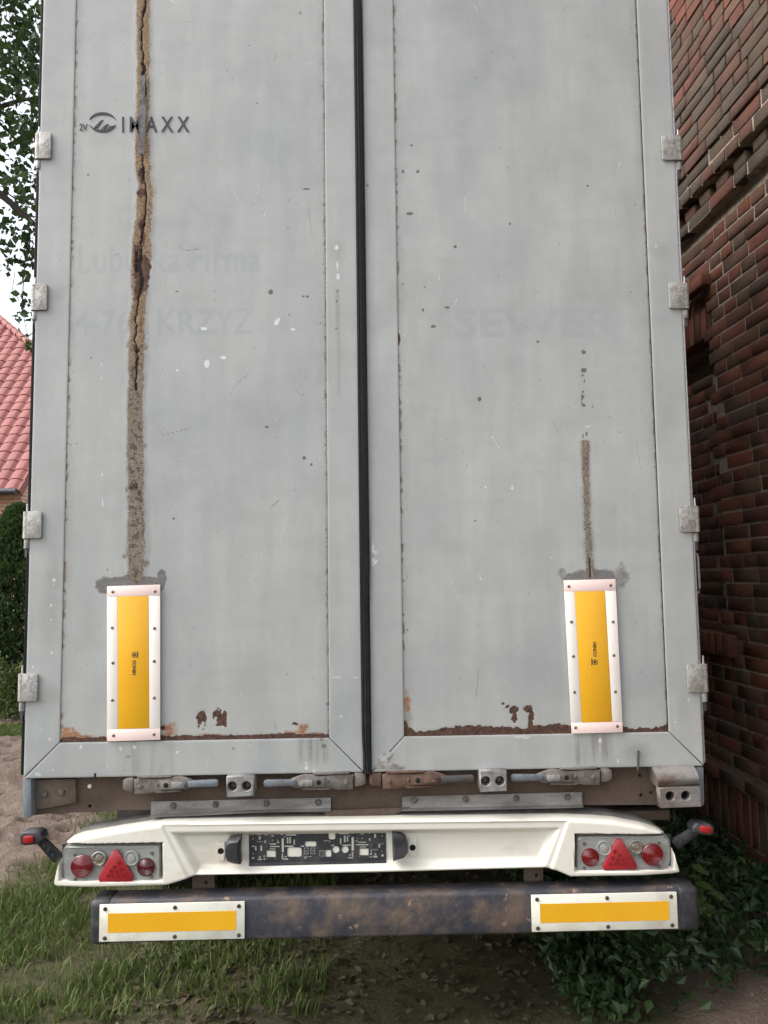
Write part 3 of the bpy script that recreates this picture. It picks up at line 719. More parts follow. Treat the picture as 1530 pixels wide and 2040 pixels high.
# printed emblem and lettering, faint shadows of removed lettering
YP = -.0085
put_text('lettering', 'M A X X', 258, 377, 263, 232, M['black_print'], doorL, -.0002, 1.0, .012)
MB().pxprism([(243, 232), (246, 232), (246, 263), (243, 263)], -.0002, .0028).build('lettering', M['black_print'], doorL, smooth=False)
def arc(cx, cy, rx, ry, a0, a1, w0, w1, n=14):
    o = []; i_ = []
    for k in range(n+1):
        a = math.radians(a0+(a1-a0)*k/n); w = w0+(w1-w0)*math.sin(math.pi*k/n)
        o.append((cx+rx*math.cos(a), cy+ry*math.sin(a))); i_.append((cx+(rx-w)*math.cos(a), cy+(ry-w)*math.sin(a)))
    return o+i_[::-1]
MB().pxprism(arc(204, 243, 27, 20, 15, 165, .5, 5), -.0002, .0028).build('emblem', M['black_print'], doorL, smooth=False)
MB().pxprism(arc(204, 243, 27, 20, 195, 345, .5, 5), -.0002, .0028).build('emblem', M['black_print'], doorL, smooth=False)
for q in ([(196, 262), (208, 250), (216, 246), (207, 259)], [(206, 262), (217, 252), (226, 250), (214, 262)], [(186, 255), (199, 241), (205, 238), (194, 254)]):
    MB().pxprism(q, -.0004, .0028).build('emblem', M['black_print'], doorL, smooth=False)
put_text('lettering', '2V', 158, 174, 260, 246, M['black_print'], doorL, -.0002, 1, .02)
# peeling metal sliver at the head of the split seam
MB().add([(*P(278, 150, -.012)[:1], -.006, P(278, 150, -.012)[1]), (P(290, 150)[0], -.006, P(290, 150)[1]), (P(291, 255)[0], -.014, P(291, 255)[1]), (P(280, 255)[0], -.013, P(280, 255)[1]), (P(288, 310)[0], -.006, P(288, 310)[1]), (P(277, 306)[0], -.006, P(277, 306)[1])],
         [(0, 1, 2, 3), (3, 2, 4, 5)]).build('peeling_strip', M['knuckle'], doorL)

# hinges
HL = [(70, 102, 263, 315), (62, 94, 565, 617), (46, 83, 1018, 1073), (36, 75, 1342, 1398)]
HR = [(1320, 1357, 268, 318), (1334, 1370, 562, 614), (1356, 1391, 1007, 1060), (1371, 1408, 1323, 1380)]
def hinge(x0, x1, y0, y1, s):
    Yh = -.012
    ax, az = P(x0, y1, Yh); bx, bz = P(x1, y0, Yh)
    o = MB(); r = .007; pts = []
    oc, ic = (ax, bx) if s < 0 else (bx, ax)     # outer, inner
    o.prism([(oc+s*-.012, az), (ic, az+r), (ic, bz-r), (oc+s*-.012, bz)], Yh, -.0048)
    # flat leaf with rounded inner corners
    o = MB(); cx = oc-s*.012
    pts = [(cx, az), (ic+s*r, az)]+[(ic+s*r-s*r*math.sin(a), az+r-r*math.cos(a)) for a in (.5, 1.07)]+[(ic, az+r), (ic, bz-r)]+[(ic+s*r-s*r*math.cos(a), bz-r+r*math.sin(a)) for a in (.5, 1.07)]+[(ic+s*r, bz), (cx, bz)]
    o.prism(pts, Yh, -.005)
    h = o.build('hinge', M['hinge'], TR, bevel=.0012)
    kx = oc-s*.012; w = .0155
    MB().cyl((kx+s*.004, .004, az+.001), (kx+s*.004, .004, bz-.001), w, n=18).build('knuckle', M['hinge'], h)
    MB().cyl((kx+s*.004, .006, az-.002), (kx+s*.004, .006, az-.036), .0115, .0115, 14).build('hinge_barrel', M['galv'], h, bevel=.001)
    MB().cyl((kx+s*.003, .012, az-.034), (kx-s*.002, .02, az-.085), .0135, .006, 14).build('hinge_barrel', M['knuckle'], h)
    MB().cyl((kx+s*.006, .004, bz), (kx+s*.006, .004, bz+.03), .0042, .003, 10).build('hinge_pin', M['steel'], h)
    MB().box(min(kx-s*.02, kx+s*.012), max(kx-s*.02, kx+s*.012), .004, .062, az-.07, az-.004).build('hinge_bracket', M['knuckle'], h, bevel=.003)
for q in HL: hinge(*q, -1)
for q in HR: hinge(*q, 1)
# door holdback loop on the right flank
hx = XR+.022
a, b_ = P(1392, 1102, .02)[1], P(1392, 1182, .02)[1]
MB().tube([(hx-.014, .02, a), (hx, .02, a-.004), (hx+.002, .02, a-.02), (hx+.003, .02, b_+.02), (hx, .02, b_+.004), (hx-.012, .02, b_)], .005, 8).build('holdback_loop', M['galv'], TR)

# rear marker plates
def marker(outer, inner, rivets, txt, name_label):
    A, B, C, D = outer; a, b, c, d = inner
    Yf = -.0085; back = -.002
    ob = MB().pxprism([A, B, C, D], Yf+.003, back).build('marker_plate', M['white_border'], TR, bevel=.0008)
    prop(ob, name_label)
    lp = lambda p, q, t: (p[0]+(q[0]-p[0])*t, p[1]+(q[1]-p[1])*t)
    tA, tB = (a[1]-A[1])/(D[1]-A[1]), (b[1]-B[1])/(C[1]-B[1]); bA, bB = (d[1]-A[1])/(D[1]-A[1]), (c[1]-B[1])/(C[1]-B[1])
    l0, l1, r0, r1 = lp(A, D, tA), lp(A, D, bA), lp(B, C, tB), lp(B, C, bB)
    e = .45
    MB().pxprism([A, B, (r0[0], r0[1]-e), (l0[0], l0[1]-e)], Yf, Yf+.0028).build('border_strip', M['pink_border'], ob, bevel=.0004)
    MB().pxprism([(l1[0], l1[1]+e), (r1[0], r1[1]+e), C, D], Yf, Yf+.0028).build('border_strip', M['pink_border'], ob, bevel=.0004)
    MB().pxprism([l0, (a[0]-e, a[1]), (d[0]-e, d[1]), l1], Yf, Yf+.0028).build('border_strip', M['white_border'], ob, bevel=.0004)
    MB().pxprism([(b[0]+e, b[1]), r0, r1, (c[0]+e, c[1])], Yf, Yf+.0028).build('border_strip', M['white_border'], ob, bevel=.0004)
    MB().pxprism([a, b, c, d], Yf-.0004, Yf+.0028).build('reflective_sheet', M['yellow'], ob, bevel=.0003)
    for x, y in rivets:
        X, Z = P(x, y, Yf)
        r = MB().lathe((X, Yf, Z), [(.0062, .001), (.0062, -.0004), (.005, -.0016), (.003, -.002)], 14).build('rivet', M['rivet'], ob)
        MB().lathe((X, Yf-.003, Z), [(.0019, .0005), (.0019, -.0006)], 10).build('rivet_centre', M['hole'], r)
    # upright maker's mark and approval circle
    (mx, my, up) = txt
    X, Z = P(mx, my, Yf-.0008)
    me, co = text_mesh('HINCO', .0165, 1, 'CENTER', 1, .0006)
    sg = 1 if up else -1
    out = np.stack([X-sg*(co[:, 1]-.006), Yf-.0009-co[:, 2], Z+sg*co[:, 0]], 1)
    me.vertices.foreach_set('co', out.ravel()); me.materials.clear(); link('print_mark', me, ob, M['black_print'])
    X2, Z2 = X+sg*.001, Z+sg*.046
    ring = lambda r: [(X2+r*math.cos(k*.4488), Z2+r*math.sin(k*.4488)) for k in range(14)]
    flat_plate('print_mark', ring(.0105), [ring(.0082)], Yf-.001, .0004, M['black_print'], ob)
    MB().box(X2-.004, X2+.004, Yf-.001, Yf-.0006, Z2-.005, Z2+.005).build('print_mark', M['black_print'], ob, smooth=False)
    MB().box(X2+sg*.012-.0015, X2+sg*.012+.0015, Yf-.001, Yf-.0006, Z2-.012, Z2+.014).build('print_mark', M['black_print'], ob, smooth=False)
q5 = lambda L: [(180+a/5.37, 1120+b/5.37) for a, b in L]
q6 = lambda L: [(1090+a/5.667, 1120+b/5.667) for a, b in L]
marker([(213, 1168), (319, 1164.5), (319, 1474), (213, 1477)], [(234, 1188.5), (296, 1187), (297, 1450.5), (235.5, 1452.5)],
       q5([(240, 317), (233, 702), (241, 1078), (236, 1476), (247, 1855), (691, 313), (686, 707), (683, 1060), (683, 1452), (680, 1842)]), (267, 1330, True), 'yellow and white marker plate on the left door')
marker([(1123, 1156), (1226, 1153.5), (1241, 1459), (1139, 1461.5)], [(1145, 1178.5), (1205, 1177), (1219.5, 1437.5), (1159.5, 1439.5)],
       q6([(243, 273), (273, 674), (296, 1062), (309, 1468), (320, 1868), (716, 261), (743, 673), (753, 1052), (771, 1463), (791, 1852)]), (1185, 1294, False), 'yellow and white marker plate on the right door')

# rear cross beam and what is bolted to it
YB = .055
beam_pts = [(62, 1540), (1310, 1515), (1312, 1603), (1160, 1604), (1000, 1606), (812, 1610), (790, 1618), (760, 1627), (735, 1630), (715, 1630), (700, 1633), (672, 1631), (645, 1620), (520, 1616), (300, 1613), (235, 1614), (190, 1618), (140, 1619), (122, 1623), (95, 1621), (65, 1625)]
beam = flat_plate('rear_beam', [P(a, b, YB) for a, b in beam_pts], [], YB, .012, M['beam'], TR, circles=[(*P(179, 1606, YB), .0065), (*P(1275, 1545, YB), .007), (*P(1277, 1584, YB), .007), (*P(1297, 1579, YB), .006)])
MB().box(XL+.02, XR-.02, YB+.016, YB+.2, P(700, 1604, YB)[1], ZB-.01).build('beam_box', M['chassis'], beam, smooth=False)
X, Z = P(179, 1566, YB); MB().lathe((X, YB-.004, Z), [(.0075, .006), (.0075, 0), (.005, -.002)], 14).build('hole_light', M['white_border'], beam)  # white disc painted for the daylight showing through a hole
MB().pxprism([(640, 1615), (820, 1608), (800, 1619), (768, 1629), (720, 1635), (690, 1637), (660, 1634)], YB-.02, YB-.002).build('beam_gusset', M['beam'], beam, bevel=.006, jitter=.001)
# end posts
MB().pxprism([(45, 1551), (62, 1551), (62, 1626), (58, 1630), (49, 1630), (44, 1622)], .004, .06).build('end_post', M['post'], TR, bevel=.004)
MB().pxprism([(1386, 1528), (1402, 1527), (1404, 1602), (1399, 1607), (1390, 1607)], .004, .06).build('end_post', M['post'], TR, bevel=.004)
# left fixing plate
pl = MB().pxprism([(65, 1554), (150, 1552), (151, 1598), (138, 1602), (100, 1609), (82, 1612), (66, 1611)], YB-.016, YB-.001).build('fixing_plate', M['beamplate'], TR, bevel=.002)
for x, y in ((88, 1582), (122, 1578)):
    X, Z = P(x, y, YB-.018); MB().lathe((X, YB-.016, Z), [(.0125, .002), (.0125, -.006), (.009, -.0085)], 12).build('bolt', M['bolt'], pl)
# aluminium rails
def rail(top, bot, x0, x1, bolts, lab):
    n_ = 16; mb = MB()
    for i in range(n_+1):
        t = i/n_; x = x0+(x1-x0)*t
        yt = np.interp(t, [0, 1], top); yb = np.interp(t, [0, .25, .6, 1], bot); ym = yb-8
        Xt, Zt = P(x, yt, YB-.012); Xb, Zb = P(x, yb, YB-.03); Xm, Zm = P(x, ym, YB-.013)
        xl = -.006*(1-t)*0
        mb.v += [(Xt, YB-.0125, Zt), (Xt, YB-.0135, Zm+.002), (Xt, YB-.016, Zm-.004), (Xt, YB-.034, Zb), (Xt, YB-.031, Zb-.002), (Xt, YB-.010, Zm-.006), (Xt, YB-.0065, Zm), (Xt, YB-.0065, Zt)]
    k = 8
    for i in range(n_): mb.f += [(i*k+j, i*k+(j+1) % k, (i+1)*k+(j+1) % k, (i+1)*k+j) for j in range(k)]
    mb.f += [tuple(range(k)), tuple(range((n_+1)*k-1, n_*k-1, -1))]
    o = mb.build('rail_strip', M['alu'], TR, angle=25); prop(o, lab)
    for x, y in bolts:
        X, Z = P(x, y, YB-.014)
        MB().lathe((X, YB-.0125, Z), [(.0135, .002), (.0135, -.002), (.0095, -.0025), (.0095, -.008), (.0075, -.0095)], 6).build('bolt', M['bolt'], o)
rail((1597, 1589), (1627, 1624, 1618, 1615), 301, 659, [(345, 1605), (429, 1602.5), (531, 1600), (634, 1598)], 'bent aluminium strip on the left of the beam')
rail((1587, 1578), (1615, 1613.5, 1611, 1608), 801, 1159, [(825, 1594), (928, 1592), (1029, 1590), (1131, 1588)], 'aluminium strip on the right of the beam')
# rubber-stop blocks with twin bores
def block(c, circ, y0=-.035):
    pts = [P(a, b, y0) for a, b in c]
    o = flat_plate('stop_block', pts, [], y0, .03, M['galv'], TR, bevel=.003, circles=[(*P(a, b, y0), r) for a, b, r in circ])
    MB().prism(pts, y0+.034, YB-.002).build('block_base', M['galv'], o, bevel=.002)
    for a, b, r in circ:
        X, Z = P(a, b, y0)
        MB().lathe((X, y0+.028, Z), [(r*1.0, .004), (r*.8, .002), (r*.55, -.004), (r*.3, -.004)], 16).build('bolt_head', M['bolt'], o)
block([(451, 1547), (506, 1545), (506, 1586), (452, 1588)], [(463, 1566.5, .0165), (491.5, 1566, .0165)])
block([(956, 1536), (1009, 1534), (1010, 1576), (957, 1578)], [(968, 1556, .0165), (996, 1556, .0165)])
# right corner bracket: rounded shoulder over a plate with two bores
cb_y = -.03
low = [P(a, b, cb_y) for a, b in ((1313, 1570), (1395, 1566), (1397, 1607), (1316, 1610))]
cb = flat_plate('corner_bracket', low, [], cb_y, .03, M['zinc'], TR, bevel=.002, circles=[(*P(1335, 1586, cb_y), .0165), (*P(1366, 1585, cb_y), .0165)])
prop(cb, 'galvanised corner bracket with two holes')
for x, y in ((1335, 1586), (1366, 1585)):
    X, Z = P(x, y, cb_y); MB().lathe((X, cb_y+.04, Z), [(.02, 0), (.006, -.003)], 16).build('bore', M['hole'], cb)
mb = MB(); n_ = 10
for i in range(n_+1):
    t = i/n_
    yl = 1531+(1570-1531)*t; yr = 1527+(1566-1527)*t; xl = 1304+(1313-1304)*t; xr = 1388+(1395-1388)*t
    yy = cb_y+.03-.048*math.sin(t*2.3)+.022*t
    Xl, Zl = P(xl, yl, cb_y); Xr, Zr = P(xr, yr, cb_y)
    mb.v += [(Xl, yy, Zl), (Xr, yy, Zr), (Xr, YB-.004, Zr), (Xl, YB-.004, Zl)]
for i in range(n_): mb.f += [(i*4+j, i*4+(j+1) % 4, (i+1)*4+(j+1) % 4, (i+1)*4+j) for j in range(4)]
mb.f += [(0, 1, 2, 3), (n_*4+3, n_*4+2, n_*4+1, n_*4)]
mb.build('bracket_shoulder', M['zinc'], cb, angle=60)

# lever latches
def latch(px0, px1, yl, yr, flip, body_mat, bar_mat, lab):
    """drawn with pivot at px0 and handle tip at px1"""
    L = px1-px0; yy = lambda u: (yl+(yr-yl)*u)
    Yf = -.012
    def q(u, v): return P(px0+L*u, yy(u)+v, Yf)
    o = MB().prism([q(.12, -12), q(.22, -14), q(.42, -12), q(.60, -16), q(.66, -13), q(.74, -7), q(.74, 7), q(.66, 11), q(.40, 12), q(.26, 17), q(.13, 17)], Yf, Yf+.018).build('latch', body_mat, TR, bevel=.003)
    prop(o, lab)
    MB().prism([q(0, -10), q(.04, -14), q(.115, -15), q(.115, 13), q(.04, 12), q(0, 7)], Yf+.006, YB-.002).build('pivot_block', body_mat, o, bevel=.005)
    MB().prism([q(.68, -6.5), q(.98, -8), q(1.0, -5), q(1.0, 4), q(.98, 6), q(.68, 6)], Yf-.004, Yf+.014).build('handle', bar_mat, o, bevel=.004)
    MB().prism([q(.40, -9), q(.63, -9), q(.67, -5), q(.67, 5), q(.63, 9), q(.40, 9)], Yf-.006, Yf+.002).build('cover_plate', body_mat, o, bevel=.002)
    c = MB().prism([q(.52, -6), q(.64, -6), q(.655, 0), q(.64, 6), q(.52, 6)], Yf-.011, Yf-.004).build('release_tab', M['galv'] if body_mat is M['latch'] else body_mat, o, bevel=.002)
    X, Z = q(.46, 0); MB().lathe((X, Yf-.0064, Z), [(.009, .002), (.009, -.0002), (.0085, -.0005)], 14).build('pin_hole', M['hole'], o)
    X, Z = q(.37, -1); MB().lathe((X, Yf-.0004, Z), [(.005, .002), (.005, -.0015), (.003, -.003)], 12).build('rivet', M['bolt'], o)
    X, Z = q(.19, 2); MB().lathe((X, Yf-.0004, Z), [(.0085, .002), (.0085, -.002), (.006, -.0035)], 14).build('rivet', body_mat, o)
    X, Z = q(.61, 0); MB().lathe((X, Yf-.011, Z), [(.0035, .001), (.0025, -.0015)], 10).build('rivet', M['steel'], o)
    MB().prism([q(.16, -19), q(.50, -18), q(.52, -16), q(.40, -14.5), q(.16, -15)], Yf-.004, Yf+.02).build('guide_strip', body_mat, o, bevel=.001)
    MB().prism([q(.34, 13), q(.60, 11.5), q(.62, 13.5), q(.36, 16)], Yf-.002, Yf+.02).build('guide_strip', body_mat, o, bevel=.001)
latch(243, 435, 1566, 1561, 1, M['latch'], M['handle'], 'grey lever latch at the far left, handle pointing right')
latch(729, 525, 1555, 1562, -1, M['latch'], M['handle'], 'grey lever latch left of the seal, handle pointing left')
latch(736, 945, 1556, 1552, 1, M['latch_rust'], M['handle_dark'], 'rusty brown lever latch right of the seal')
latch(1221, 1018, 1546, 1551, -1, M['latch'], M['handle'], 'grey lever latch at the far right, handle pointing left')
# wire hook on the right bottom rail, slot on the left one
X, Z = P(1271, 1500, -.006); X2, Z2 = P(1271, 1531, -.006)
MB().tube([(X+.003, .0, Z+.004), (X, -.008, Z+.003), (X-.001, -.011, Z-.004), (X2, -.010, Z2+.01), (X2-.001, -.008, Z2-.006)], .0042, 8).build('wire_hook', M['handle_dark'], TR)
MB().pxprism([(187, 1541), (191, 1540), (191, 1549), (187, 1549)], -.0022, .0).build('rail_slot', M['hole'], TR, smooth=False)
# scuffed-through patch at the foot of the right door
MB().pxprism([(745, 1531), (752, 1512), (765, 1500), (776, 1498), (783, 1502), (772, 1520), (786, 1521), (802, 1524), (806, 1529), (800, 1533)], -.0024, -.0012).build('scuff', M['hinge'], doorR, bevel=.0003)

# channel behind the beam on the right
MB().pxprism([(1115, 1620), (1335, 1614), (1335, 1634), (1118, 1637)], .13, .19).build('cross_channel', M['beam'], TR, bevel=.004)
MB().pxprism([(1115, 1612), (1121, 1612), (1122, 1637), (1117, 1637)], .12, .2).build('channel_flange', M['beam'], TR, bevel=.002)

# bumper -------------------------------------------------------------
YF = -.02
top = [(103, 1764), (105, 1752), (110, 1732), (116, 1714), (118, 1695), (124, 1684), (136, 1676), (155, 1669.5), (190, 1663), (240, 1654), (290, 1646.5), (325, 1642), (345, 1641), (740, 1636.5), (1125, 1632), (1180, 1634), (1230, 1638), (1285, 1649), (1320, 1660), (1338, 1670), (1344, 1684), (1347, 1700), (1352, 1718), (1357, 1734), (1359, 1741)]
bot = [(103, 1768), (110, 1771), (330, 1765), (352, 1759), (387, 1747), (740, 1741), (1090, 1731.5), (1110, 1736), (1138, 1748), (1348, 1744.5), (1359, 1742.5)]
tw = np.array([P(a, b, YF) for a, b in top]); bw = np.array([P(a, b, YF) for a, b in bot])
bx = np.unique(np.concatenate([np.linspace(tw[0, 0], tw[0, 0]+.04, 20), np.arange(tw[0, 0]+.04, tw[-1, 0]-.04, .0045), np.linspace(tw[-1, 0]-.04, tw[-1, 0], 20)]))
zt = np.interp(bx, tw[:, 0], tw[:, 1]); zb = np.interp(bx, bw[:, 0], bw[:, 1])
NR = 64
u = np.linspace(0, 1, NR)
BX = np.repeat(bx[:, None], NR, 1); BZ = zb[:, None]+(zt-zb)[:, None]*u[None, :]
def sdpoly(pts):
    q = [P(a, b, YF) for a, b in pts]; r = np.full_like(BX, 9.)
    c = np.mean(q, 0)
    for (ax, az), (cx, cz) in zip(q, q[1:]+q[:1]):
        nx_, nz_ = -(cz-az), cx-ax; l = math.hypot(nx_, nz_); nx_ /= l; nz_ /= l
        if (c[0]-ax)*nx_+(c[1]-az)*nz_ < 0: nx_, nz_ = -nx_, -nz_
        r = np.minimum(r, (BX-ax)*nx_+(BZ-az)*nz_)
    return r      # positive inside
Yd = np.zeros_like(BX)
s1 = sdpoly([(322, 1645.5), (1131, 1637), (1098, 1733.5), (375, 1751)]); Yd += .006*sstep(-.004, .004, s1)
s2 = sdpoly([(338, 1659), (1117, 1650), (1086, 1727), (389, 1744)]); Yd += .034*sstep(-.002, .026, s2)
topband = sdpoly([(330, 1658.5), (1125, 1650.5), (1125, 1662), (330, 1670)])
for pk in ([(114, 1683), (323, 1679), (323, 1756), (114, 1757.5)], [(1146, 1661), (1347, 1664), (1347, 1735), (1146, 1736)]):
    sp = sdpoly(pk); Yd += .055*sstep(-.002, .006, sp)
ed = (zt[:, None]-BZ); Yd += .012*(1-np.sqrt(np.clip(1-(1-np.clip(ed/.014, 0, 1))**2, 0, 1)))
eb = (BZ-zb[:, None]); Yd += .010*(1-np.sqrt(np.clip(1-(1-np.clip(eb/.010, 0, 1))**2, 0, 1)))
xm = (tw[0, 0]+tw[-1, 0])/2; bowx = np.abs(BX-xm)/((tw[-1, 0]-tw[0, 0])/2); Yd += .018*sstep(.86, 1.02, bowx)
v = np.stack([BX, YF+Yd, BZ], -1)
# top surface runs back; underside closes
ext = []
for t, dz in ((.35, .004), (.7, .007), (1.0, .009)):
    w_ = np.stack([bx, v[:, -1, 1]+.13*t, zt+dz*np.ones_like(bx)*sstep(1.0, .9, bowx[:, 0])], -1); ext.append(w_[:, None, :])
und = np.stack([bx, v[:, 0, 1]+.10, zb+.004], -1)[:, None, :]
allv = np.concatenate([und, v]+ext, 1); nr = allv.shape[1]
idx = np.arange(len(bx)*nr).reshape(len(bx), nr)
f = np.stack([idx[:-1, :-1], idx[1:, :-1], idx[1:, 1:], idx[:-1, 1:]], -1).reshape(-1, 4)
bme = np_mesh('bumper', allv.reshape(-1, 3), f); bme.materials.append(M['cream']); bme.materials.append(M['topdirt_shade'])
mi = np.zeros((len(bx)-1, nr-1), int); mi[:, NR+1:] = 1
bme.polygons.foreach_set('material_index', mi.ravel()); bme.set_sharp_from_angle(angle=math.radians(50))
bumper = link('bumper', bme, TR); prop(bumper, 'cream moulded plastic bumper')

# number plate holder with pierced pattern
z6 = lambda a, b: P(480+a/5.1, 1640+b/5.1, YF+.037)
RX = []
def rr(x0, y0, x1, y1, r=0):
    if r <= 0: return [z6(x0, y0), z6(x1, y0), z6(x1, y1), z6(x0, y1)]
    o = []
    for cx, cy, a0 in ((x1-r, y0+r, -90), (x1-r, y1-r, 0), (x0+r, y1-r, 90), (x0+r, y0+r, 180)):
        o += [z6(cx+r*math.cos(math.radians(a0+k*30)), cy+r*math.sin(math.radians(a0+k*30))) for k in range(4)]
    return o
rects = [(470, 245, 615, 342, 22), (650, 185, 765, 238, 14), (258, 277, 353, 345, 4), (890, 95, 958, 165, 16), (857, 272, 917, 342, 10), (1203, 257, 1296, 327, 4),
 (412, 152, 435, 297, 8), (413, 305, 429, 372, 5), (431, 356, 480, 372, 5), (455, 112, 562, 127, 5), (465, 140, 482, 208, 6), (490, 140, 507, 208, 6), (533, 165, 548, 222, 5), (440, 227, 535, 243, 6), (607, 225, 643, 242, 6),
 (288, 205, 356, 219, 5), (358, 188, 390, 203, 5), (288, 230, 393, 244, 5), (287, 256, 352, 268, 4), (155, 105, 212, 122, 6), (240, 112, 268, 126, 5), (107, 103, 130, 120, 5), (180, 132, 200, 168, 4), (115, 153, 130, 165, 4), (238, 172, 254, 203, 5),
 (160, 183, 228, 190, 2), (195, 226, 215, 282, 5), (110, 228, 140, 243, 5), (142, 232, 158, 278, 5), (183, 333, 202, 357, 4), (170, 359, 214, 376, 5), (228, 325, 244, 347, 6), (110, 345, 135, 366, 5), (226, 357, 248, 374, 5), (255, 350, 268, 362, 4), (345, 350, 358, 362, 4),
 (303, 122, 335, 135, 4), (403, 107, 432, 122, 5), (436, 133, 452, 146, 4), (365, 168, 382, 180, 4), (313, 168, 330, 180, 4), (115, 307, 130, 319, 4), (440, 332, 466, 346, 4),
 (995, 100, 1098, 114, 5), (1045, 125, 1063, 195, 6), (1075, 125, 1090, 190, 6), (1005, 150, 1020, 213, 5), (1020, 217, 1118, 230, 5), (1122, 138, 1146, 283, 8), (1125, 290, 1140, 342, 4), (1083, 344, 1140, 358, 5), (915, 218, 948, 233, 6),
 (1165, 212, 1295, 226, 5), (1190, 188, 1272, 200, 5), (1205, 236, 1270, 248, 4), (1163, 175, 1186, 187, 4), (1120, 95, 1148, 108, 5), (1285, 93, 1315, 105, 5), (1342, 82, 1397, 96, 5), (1422, 80, 1446, 100, 5), (1353, 108, 1372, 150, 5), (1300, 150, 1316, 182, 5),
 (1397, 208, 1414, 252, 5), (1418, 205, 1446, 215, 3), (1335, 265, 1392, 273, 2), (1318, 265, 1331, 295, 4), (1356, 305, 1375, 328, 5), (1342, 330, 1386, 350, 5), (1425, 315, 1450, 340, 6), (1310, 335, 1332, 350, 5), (1312, 300, 1331, 325, 5), (1427, 125, 1440, 140, 4), (1215, 105, 1250, 116, 4), (1092, 318, 1118, 330, 4), (1225, 150, 1240, 162, 4), (1427, 280, 1440, 292, 4), (1198, 333, 1210, 344, 3), (1290, 330, 1302, 340, 3),
 (664, 335, 720, 343, 2), (645, 335, 662, 362, 4), (838, 175, 893, 183, 2), (896, 175, 906, 198, 2), (1172, 150, 1184, 162, 3), (1098, 120, 1114, 131, 3)]
holes = [rr(*q) for q in rects]
for (x0, y0, x1, y1) in ((640, 248, 686, 315), (706, 248, 752, 315), (792, 276, 846, 338)):
    holes += [rr(x0, y0, x1, y1), rr(x0+8, y0+8, x1-8, y1-8)]
holes += [rr(655, 274, 671, 290, 6), rr(721, 274, 737, 290, 6), rr(808, 292, 814, 326), rr(822, 292, 828, 326)]
for cx, cy, r in ((965, 268, 36), (1058, 268, 36)):
    holes.append([z6(cx+r*math.cos(k*.3142), cy+r*math.sin(k*.3142)) for k in range(20)])
YH = YF+.0368
hold = flat_plate('plate_holder', [z6(80, 96), z6(86, 90), z6(1466, 68), z6(1472, 74), z6(1477, 408), z6(1470, 416), z6(92, 450), z6(84, 443)], holes, YH, .0028, M['plateblack'], TR)
prop(hold, 'empty black number plate holder full of cut-outs')
MB().prism([z6(82, 398), z6(1475, 372), z6(1476, 412), z6(1470, 418), z6(92, 451), z6(84, 446)], YH-.007, YH-.0002).build('lower_lip', M['plateblack'], hold, bevel=.002)
for x, y in ((262, 232), (1335, 225)):
    X, Z = z6(x, y); MB().lathe((X, YH-.0005, Z), [(.006, .002), (.006, -.001), (.004, -.003)], 12).build('screw', M['latch_rust'], hold)
# plate lamps beside it
def plamp(pts, lab):
    c = [P(a, b, YF) for a, b in pts]; mb = MB(); cx = sum(q[0] for q in c)/len(c); cz = sum(q[1] for q in c)/len(c)
    k = len(c); lay = [(1.0, .030), (1.0, .0), (.93, -.014), (.75, -.022)]
    for s_, y in lay: mb.v += [(cx+(a-cx)*s_, YF+y, cz+(b-cz)*s_) for a, b in c]
    for i in range(len(lay)-1): mb.f += [(i*k+j, i*k+(j+1) % k, (i+1)*k+(j+1) % k, (i+1)*k+j) for j in range(k)]
    mb.f += [tuple(range(k)), tuple(range(4*k-1, 3*k-1, -1))]
    prop(mb.build('plate_lamp', M['blackplastic'], TR, angle=40), lab)
plamp([(480, 1667), (478, 1693), (480, 1721), (466, 1719), (454, 1715), (449, 1705), (448, 1690), (451, 1677), (456, 1670)], 'black lamp left of the plate holder')
plamp([(781, 1660), (799, 1663), (808, 1668), (812, 1680), (812, 1697), (806, 1707), (783, 1715), (782, 1690)], 'black lamp right of the plate holder')
def insert(pts, hx_, hy_):
    y = YF+.033
    o = flat_plate('lamp_bracket', [P(a, b, y) for a, b in pts], [], y, .004, M['cream'], TR, bevel=.001, circles=[(*P(hx_, hy_, y), .0115)])
    X, Z = P(hx_, hy_, y); MB().lathe((X, y+.004, Z), [(.0125, .003), (.0125, -.0005)], 16).build('bore', M['hole'], o)
insert([(433, 1676), (437, 1679), (443, 1679), (447, 1676), (448, 1697), (446, 1716), (440, 1714), (434, 1716), (430, 1700), (430, 1688)], 440, 1696)
insert([(814, 1670), (818, 1672), (824, 1672), (829, 1668), (831, 1688), (828, 1707), (824, 1705), (818, 1706), (813, 1700)], 822, 1689)

